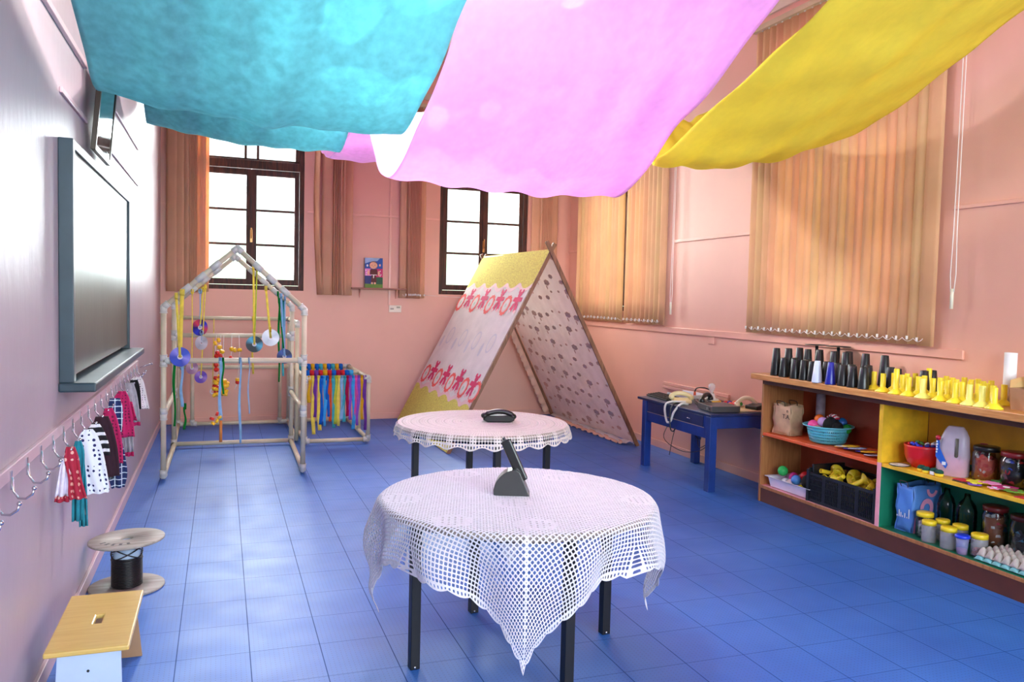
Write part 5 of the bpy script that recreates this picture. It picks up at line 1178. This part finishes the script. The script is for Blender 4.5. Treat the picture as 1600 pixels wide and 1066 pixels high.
tag(cone_mesh(.042, .026, .2, m_bc, 'yarn_cone'), 'black cone lying across the yellow spools at the back of the crate', 'cone').location = (4.36, 4.62, ZB+.20)
col.objects[-1].rotation_euler = (1.5, 0, .3)

# upper right compartment
t = thing('flat_disc', 'white disc with a dark rim lying on the yellow shelf beside the divider', 'disc', (4.14, 4.06, ZS+.001)); 
MB().lathe([(.012, 0), (.06, 0), (.06, .004), (.012, .004), (.012, 0)], 36).build('disc_face', mat('white_printed_disc', (232, 230, 226), .3), t); MB().lathe([(.06, -.0), (.063, -.0), (.063, .005), (.06, .005), (.06, 0)], 36).build('dark_rim', m_phone2, t)
t = thing('red_bowl', 'deep red plastic bowl of bottle caps on the yellow shelf', 'bowl', (4.25, 3.98, ZS))
MB().lathe([(.001, 0), (.066, 0), (.07, .012), (.092, .028), (.108, .07), (.113, .13), (.116, .145), (.112, .145), (.104, .075), (.088, .034), (.001, .03)], 40).build('bowl_body', mat('red_bowl_plastic', (206, 28, 34), .3), t)
CC = [('white', (230, 230, 235)), ('blue', (40, 60, 190)), ('red', (205, 30, 40)), ('green', (90, 140, 60)), ('dark blue', (30, 40, 130))]
for i in range(16):
    a_ = i*2.4; r_ = .02+.065*math.sqrt((i+.5)/16); n_, rgb = CC[(0, 1, 2, 3, 1, 0, 2, 4)[i % 8]]
    o = MB().lathe([(.001, -.008), (.015, -.008), (.016, .006), (.001, .008)], 14, (0, 0, 0), 0, Matrix.Rotation(rr.uniform(-1, 1), 4, 'X') @ Matrix.Rotation(rr.uniform(-1, 1), 4, 'Y')).build('plastic_cap', bpy.data.materials.get('cap_'+n_) or mat('cap_'+n_, rgb, .35), None, (4.25+r_*math.cos(a_), 3.98+r_*math.sin(a_), ZS+.142+.006*math.sin(i*3)))
    tag(o, '%s plastic cap in the red bowl, %s counted outward from the middle' % (n_, ORD[i]), 'bottle cap', 'caps in the red bowl')
bj = MB(); bj.lathe([(.001, 0), (.06, 0), (.065, .01), (.065, .15), (.055, .17), (.001, .17)], 26); tag(bj.build('plastic_tub', frosted_mat('smoky_clear_plastic', (150, 130, 110), .55), None, (4.385, 3.90, ZS)), 'dim smoky clear tub behind the red bowl', 'tub')
# detergent bottle
m_bot = frosted_mat('cloudy_bottle_plastic', (222, 214, 232), .5); m_pinkl = mat('pink_liquid', (236, 140, 156), .4)
t = thing('detergent_bottle', 'large cloudy plastic detergent bottle with moulded handle, blue label and pink contents', 'bottle', (4.23, 3.735, ZS), math.radians(22))
b = MB(); n = 28
prof = [(.00, .052, .085), (.008, .056, .090), (.12, .056, .090), (.18, .052, .086), (.24, .045, .074), (.275, .035, .060), (.298, .026, .045), (.302, .022, .040)]
vs = []
for z, rx, ry in prof:
    for k in range(n):
        a_ = 2*PI*k/n; c_, s_ = math.cos(a_), math.sin(a_); vs.append((rx*math.copysign(abs(c_)**.6, c_), ry*math.copysign(abs(s_)**.6, s_)-(.008*(z > .23)), z))
fs = [(i*n+k, i*n+(k+1) % n, (i+1)*n+(k+1) % n, (i+1)*n+k) for i in range(len(prof)-1) for k in range(n)]
b.add(vs, fs, 0, True); b.add(vs[:n], [tuple(range(n))[::-1]], 0); b.add(vs[-n:], [tuple(range(n))], 0); b.build('bottle_body', m_bot, t)
b = MB(); vs = [(x*.95, y*.95, z+.003) for x, y, z in vs[:n]]+[(x*.95, y*.95, .115+.012*(y/.09)) for x, y, z in vs[n:2*n]]; b.add(vs, [tuple(range(n))[::-1], tuple(range(n, 2*n))]+[(k, (k+1) % n, n+(k+1) % n, n+k) for k in range(n)], 0); b.build('pink_contents', m_pinkl, t)
b = MB(); b.tube([(-.053, -.035, .13), (-.050, -.035, .235)], [.011, .009], 12); b.ball((-.053, -.035, .13), .011); b.build('handle_opening', mat('dull_olive_plastic', (96, 92, 84), .5), t)
m_lab = mat('blue_label_paper', (40, 100, 200), .35); b = MB(); LP = [(.085, .24), (.066, .24), (.060, .17), (.035, .12), (.01, .07), (.02, .045), (.05, .075), (.085, .11)]
b.prism([(-.0585+.006*(z > .2)+(.010*(y > .07)), y, z) for y, z in LP], (-.0015, 0, 0)); lb = b.build('blue_label', m_lab, t)
MB().lathe([(.001, 0), (.016, 0), (.001, .001)], 16, (-.060, .070, .228), 0, Matrix.Rotation(-PI/2, 4, 'Y')).build('red_emblem', mat('red_emblem_print', (214, 40, 60), .35), lb)
for k in range(5): MB().box(-.0625, -.0605, .072-.003*(k % 2), .080, .135+k*.016, .145+k*.016).build('white_lettering', m_wp, lb)
MB().box(-.0615, -.060, .02, .042, .065, .085).build('white_label_box', m_wp, lb)
m_clr = glass_mat('clear_jar_plastic', (236, 238, 240), .12); m_lidb = mat('black_jar_lid', (24, 24, 26), .3)
def jar(name, label, x, y, z, r, h, lid, contents=None, lidh=.022, body=None, neck=.88, cat='jar', group=None):
    t = thing(name, label, cat, (x, y, z), rr.uniform(0, 3), group)
    MB().lathe([(.001, .001), (r*.92, .001), (r, .008), (r, h*.80), (r*neck, h*.88), (r*neck, h-.002), (r*neck-.002, h-.002), (r*neck-.002, h*.88), (r-.002, h*.80), (r-.002, .009), (.001, .004)], 32).build('jar_body', body or m_clr, t)
    if lid: MB().lathe([(r*neck+.001, h-lidh), (r*neck+.005, h-lidh), (r*neck+.005, h+.002), (r*neck+.002, h+.005), (.001, h+.005)], 32).build('lid', lid, t)
    if contents: contents(t, r, h)
    return t
def lumps(cols, n, fill, s=.012, kind='box'):
    def f(t, r, h):
        b = MB(); ms = [bpy.data.materials.get('lump_%d_%d_%d' % c_) or mat('lump_%d_%d_%d' % c_, c_, .5) for c_ in cols]
        for i in range(n):
            a_ = rr.uniform(0, 2*PI); q = (r-.008-s)*math.sqrt(rr.uniform(.3, 1)); zz = .008+s+(h*fill-s-.008)*(i/n)
            M = Matrix.Translation((q*math.cos(a_), q*math.sin(a_), zz)) @ Matrix.Rotation(rr.uniform(0, 3), 4, 'X') @ Matrix.Rotation(rr.uniform(0, 3), 4, 'Z')
            if kind == 'box': b.cbox((0, 0, 0), (s*2, s*1.2, s*.8), i % len(ms), M)
            else: b.lathe([(.001, -s*.5), (s, -s*.5), (s, s*.4), (.001, s*.5)], 10, M.translation, i % len(ms), M.to_3x3().to_4x4())
        b.lathe([(.001, .006), (r-.016, .006), (r-.018, h*fill*.9), (.001, h*fill*.9)], 20, (0, 0, 0), len(ms)-1)
        o = b.build('contents', ms, t, recalc=False); o['kind'] = 'stuff'
    return f
jar('storage_jar', 'clear jar with black lid holding coral and white pieces on the yellow shelf', 4.31, 3.575, ZS, .075, .20, m_lidb, lumps([(226, 90, 76), (236, 232, 230), (214, 70, 64), (230, 110, 90)], 46, .72, .020))
jar('storage_jar', 'clear jar of red, white and blue caps with dark red lid, yellow shelf', 4.31, 3.385, ZS, .080, .20, mat('dark_red_jar_lid', (120, 20, 28), .35), lumps([(230, 230, 235), (40, 70, 180), (200, 40, 40), (30, 30, 34)], 60, .8, .017, 'cap'))
tag(MB().lathe([(.001, 0), (.085, 0), (.09, .01), (.09, .17), (.08, .19), (.001, .19)], 30).build('black_pot', mat('black_pot_plastic', (22, 20, 22), .35), None, (4.30, 3.17, ZS)), 'black plastic pot at the right end of the yellow shelf', 'pot')
tag(MB().lathe([(.001, 0), (.06, 0), (.09, .01), (.09, .025), (.001, .03)], 30).build('orange_lid', mat('orange_lid_plastic', (236, 140, 30), .35), None, (4.30, 3.17, ZS+.191)), 'orange lid on the black pot on the yellow shelf', 'lid')
tag(MB().lathe([(.001, 0), (.03, 0), (.033, .01), (.033, .17), (.02, .2), (.001, .2)], 20).build('glue_bottle', mat('magenta_bottle_plastic', (170, 30, 90), .35), None, (4.40, 3.67, ZS)), 'dark magenta bottle squeezed between the detergent bottle and the coral jar', 'bottle')
# foam shapes
def foam(name, label, x, y, pts, rgb, h=.004, z0=0.0, spots=(), rz=0, group='foam craft shapes on the yellow shelf', tilt=0):
    t = thing(name, label, 'foam shape', (x, y, ZS+.0005+z0), rz, group)
    b = MB(); b.prism([(px, py, 0) for px, py in pts], (0, 0, h)); b.build('foam_sheet', mat('foam_%d_%d_%d' % rgb, rgb, .85), t)
    for k, (sx_, sy_, r, c2) in enumerate(spots): MB().lathe([(.001, 0), (r, 0), (r, .003), (.001, .003)], 18, (sx_, sy_, h)).build('foam_spot', mat('foam_spot_%d_%d_%d' % c2, c2, .85), t)
    return t
def flower(r, n=6, k=.35): return [(r*(1-k*.5+k*.5*math.cos(n*a_))*math.cos(a_), r*(1-k*.5+k*.5*math.cos(n*a_))*math.sin(a_)) for a_ in [i*2*PI/48 for i in range(48)]]
foam('foam_shape', 'yellow foam star flower lying by the pink detergent bottle', 4.17, 3.50, flower(.065, 8, .35), (240, 226, 50), z0=.012, spots=[(.0, -.01, .012, (240, 130, 190))])
foam('foam_shape', 'red foam triangle lying before the detergent bottle', 4.15, 3.60, [(-.02, .045), (.05, .03), (.01, -.06), (-.035, -.03)], (206, 30, 50), z0=.002)
foam('foam_shape', 'brown foam strip at the front edge of the yellow shelf', 4.11, 3.57, [(-.012, .05), (.01, .055), (.012, -.05), (-.012, -.055)], (70, 44, 30), z0=0)
foam('foam_shape', 'purple foam butterfly wing at the shelf edge', 4.115, 3.48, flower(.045, 4, .3), (120, 70, 180), z0=.006, spots=[(0, 0, .014, (240, 226, 120))])
foam('foam_shape', 'pale pink foam flower overlapping the yellow one', 4.19, 3.43, flower(.05, 5, .3), (240, 150, 200), z0=.020)
foam('foam_shape', 'magenta foam shape with a white oval spot', 4.18, 3.33, [(-.04, .06), (.05, .05), (.06, -.03), (-.02, -.06), (-.05, -.02)], (190, 30, 110), z0=.016, spots=[(0, 0, .018, (240, 236, 236))])
foam('foam_shape', 'light pink foam flower at the front edge of the yellow shelf', 4.13, 3.36, flower(.04, 6, .4), (244, 170, 210), z0=.010, spots=[(.0, .0, .010, (200, 226, 240))])
foam('foam_shape', 'green foam flower with a dull red centre', 4.14, 3.25, flower(.055, 8, .25), (110, 160, 50), z0=.018, spots=[(0, 0, .018, (150, 60, 70))])
foam('foam_shape', 'red foam leaf tip at the right end of the yellow shelf', 4.115, 3.18, [(-.03, .03), (.03, .03), (.04, -.03), (-.02, -.04)], (200, 50, 50), z0=.0)
foam('foam_shape', 'small green foam leaf on the heap of foam shapes', 4.24, 3.44, flower(.03, 3, .4), (60, 130, 50), z0=.026)
t = thing('stamp_sponges', 'row of yellow sponge stamps with dark green tops at the front of the yellow shelf', 'sponge', (4.125, 3.80, ZS))
b = MB()
for i in range(4): b.lathe([(.001, 0), (.022, 0), (.025, .006), (.025, .018), (.001, .018)], 16, (0.006*(-1)**i, .075-.048*i, 0))
b.build('yellow_sponge', mat('yellow_sponge_foam', (240, 206, 50), .9), t)
b = MB()
for i in range(4): b.lathe([(.001, 0), (.025, 0), (.024, .012), (.014, .02), (.001, .022)], 16, (0.006*(-1)**i, .075-.048*i, .0185))
b.build('green_sponge_top', mat('dark_green_sponge', (20, 76, 62), .9), t); MB().cbox((-.022, -.03, .012), (.004, .03, .02)).build('white_tag', m_wp, t)

# lower right compartment
m_bag = mat('sky_blue_gift_bag', (88, 142, 220), .45, .05, 4); gbg = paper_bag('gift_bag', 'blue paper gift bag with pink curved print in the green compartment', 4.295, 4.04, ZB+.001, math.radians(6), .12, .26, .30, m_bag, mat('dark_cord', (70, 50, 50), .7))
m_pp = mat('pink_bag_print', (232, 156, 196), .5)
def bagdeco(pts, m, nm, front=True):
    b = MB()
    if front: b.prism([(-.1395, y, z) for y, z in pts], (-.001, 0, 0))
    else: b.prism([(x, -.0695, z) for x, z in pts], (0, -.001, 0))
    return b.build(nm, m, gbg)
def arc(cx, cz, r0, r1, a0, a1, n=14): return [(cx+r1*math.cos(a0+(a1-a0)*i/n), cz+r1*math.sin(a0+(a1-a0)*i/n)) for i in range(n+1)]+[(cx+r0*math.cos(a1-(a1-a0)*i/n), cz+r0*math.sin(a1-(a1-a0)*i/n)) for i in range(n+1)]
bagdeco(arc(-.01, .155, .030, .062, -.6, 3.2), m_pp, 'pink_curve', False); bagdeco(arc(.035, .275, .030, .052, 3.1, 6.0), m_pp, 'pink_curve', False); bagdeco([(-.128, .0), (-.118, .10), (-.07, .115), (-.055, .09), (-.085, .0)], m_pp, 'pink_curve', False)
for k, (y, hh) in enumerate(((.045, .010), (.03, .045), (.017, .03), (.004, .012), (-.012, .03), (-.028, .01), (-.042, .06))): bagdeco([(y-.003, .09), (y+.003, .09), (y+.003, .09+hh), (y-.003, .09+hh)], m_wp, 'white_print')
m_yl = mat('yellow_jar_lid', (238, 206, 40), .35); m_fj = frosted_mat('cloudy_jar_plastic', (190, 188, 194), .68)
jar('screw_top_jar', 'largest of the yellow lidded jars, holding small white pieces', 4.19, 3.885, ZB, .052, .155, m_yl, lumps([(220, 214, 206), (120, 130, 100), (60, 50, 50), (236, 232, 228)], 40, .7, .012), group='yellow lidded jars')
jar('screw_top_jar', 'empty cloudy yellow lidded jar in front of the largest one', 4.13, 3.795, ZB, .042, .13, m_yl, None, body=m_fj, group='yellow lidded jars')
jar('screw_top_jar', 'yellow lidded jar second row, behind the empty front ones', 4.245, 3.80, ZB, .042, .128, m_yl, lumps([(150, 130, 60), (120, 120, 100)], 16, .25, .01), body=m_fj, group='yellow lidded jars')
jar('screw_top_jar', 'cloudy yellow lidded jar left of the blue lidded cup', 4.135, 3.655, ZB, .046, .128, m_yl, None, body=m_fj, group='yellow lidded jars')
jar('screw_top_jar', 'yellow lidded jar behind the blue lidded cup', 4.25, 3.675, ZB, .044, .128, m_yl, lumps([(206, 120, 110), (150, 150, 180)], 14, .3, .01), body=m_fj, group='yellow lidded jars')
jar('screw_top_jar', 'yellow lidded jar with coral powder right of the blue lidded cup', 4.19, 3.49, ZB, .046, .128, m_yl, lumps([(230, 110, 100), (236, 130, 120)], 40, .28, .012), body=m_fj, group='yellow lidded jars')
t = thing('lidded_cup', 'small clear cup with a bright blue lid and pink contents', 'cup', (4.12, 3.545, ZB))
MB().lathe([(.001, .001), (.028, .001), (.036, .105), (.034, .105), (.026, .004), (.001, .004)], 28).build('cup_body', frosted_mat('lilac_clear_plastic', (170, 170, 220), .6), t)
MB().lathe([(.037, .100), (.042, .100), (.042, .112), (.034, .118), (.001, .114)], 28).build('lid', mat('bright_blue_lid', (30, 60, 220), .3), t); MB().lathe([(.001, .005), (.0255, .005), (.028, .034), (.001, .034)], 20).build('pink_contents', m_pinkl, t)
m_drk = glass_mat('clear_bottle_plastic', (232, 236, 238), .3)
for i, (x, y, r, h) in enumerate(((4.38, 3.90, .055, .30), (4.37, 3.74, .06, .30))):
    t = thing('clear_bottle', 'empty clear plastic bottle in the shade behind the yellow lidded jars, %s' % ('left' if i == 0 else 'right'), 'bottle', (x, y, ZB), 0, 'clear bottles in the green compartment')
    pr_ = [(.001, .001), (r*.8, .001)]+[(r*(1-.05*(k % 2)), .02+k*.014) for k in range(14)]+[(r*.8, .235), (.02, .27), (.016, h), (.001, h)]
    MB().lathe(pr_, 28).build('bottle_body', m_drk, t)
jar('storage_jar', 'tall clear jar of buttons and caps with a dark red lid in the green compartment', 4.36, 3.535, ZB, .072, .27, mat('dark_red_lid', (110, 24, 28), .35), lumps([(206, 60, 60), (230, 228, 226), (60, 80, 160), (120, 40, 40), (150, 90, 60)], 80, .85, .016, 'cap'))
jar('storage_jar', 'tall clear jar of grey and blue pieces at the right, behind the egg tray', 4.36, 3.35, ZB, .072, .26, mat('black_red_lid', (70, 16, 20), .35), lumps([(90, 110, 120), (60, 60, 64), (70, 130, 160), (50, 44, 50)], 50, .6, .018))
for i, (x, y, rgb, lab) in enumerate(((4.33, 3.64, (200, 80, 60), 'red'), (4.31, 3.615, (90, 160, 180), 'teal'), (4.30, 3.60, (236, 150, 60), 'orange'))):
    pass
# egg tray
t = thing('egg_tray', 'grey cardboard egg tray stacked on a pale teal one in the green compartment', 'egg tray', (4.26, 3.29, ZB))
def eggs(m, nm, z, amp, sx_=.145, sy_=.155, ph=0):
    b = MB()
    def fn(u, v):
        x = -sx_+2*sx_*u; y = -sy_+2*sy_*v; c_ = math.cos((u*6+ph)*2*PI)*math.cos((v*6+ph)*2*PI) ; w = abs(math.sin(u*6*PI))*abs(math.sin(v*6*PI))
        return (x, y, z+amp*w**.8)
    b.grid(fn, 72, 72, 0); return b.build(nm, m, t, recalc=False, solid=.003)
eggs(mat('teal_pulp_card', (126, 190, 196), .85, .05, 30), 'lower_tray', .006, .035, .15, .165)
eggs(mat('grey_pulp_card', (186, 176, 170), .9, .05, 30), 'upper_tray', .030, .048)
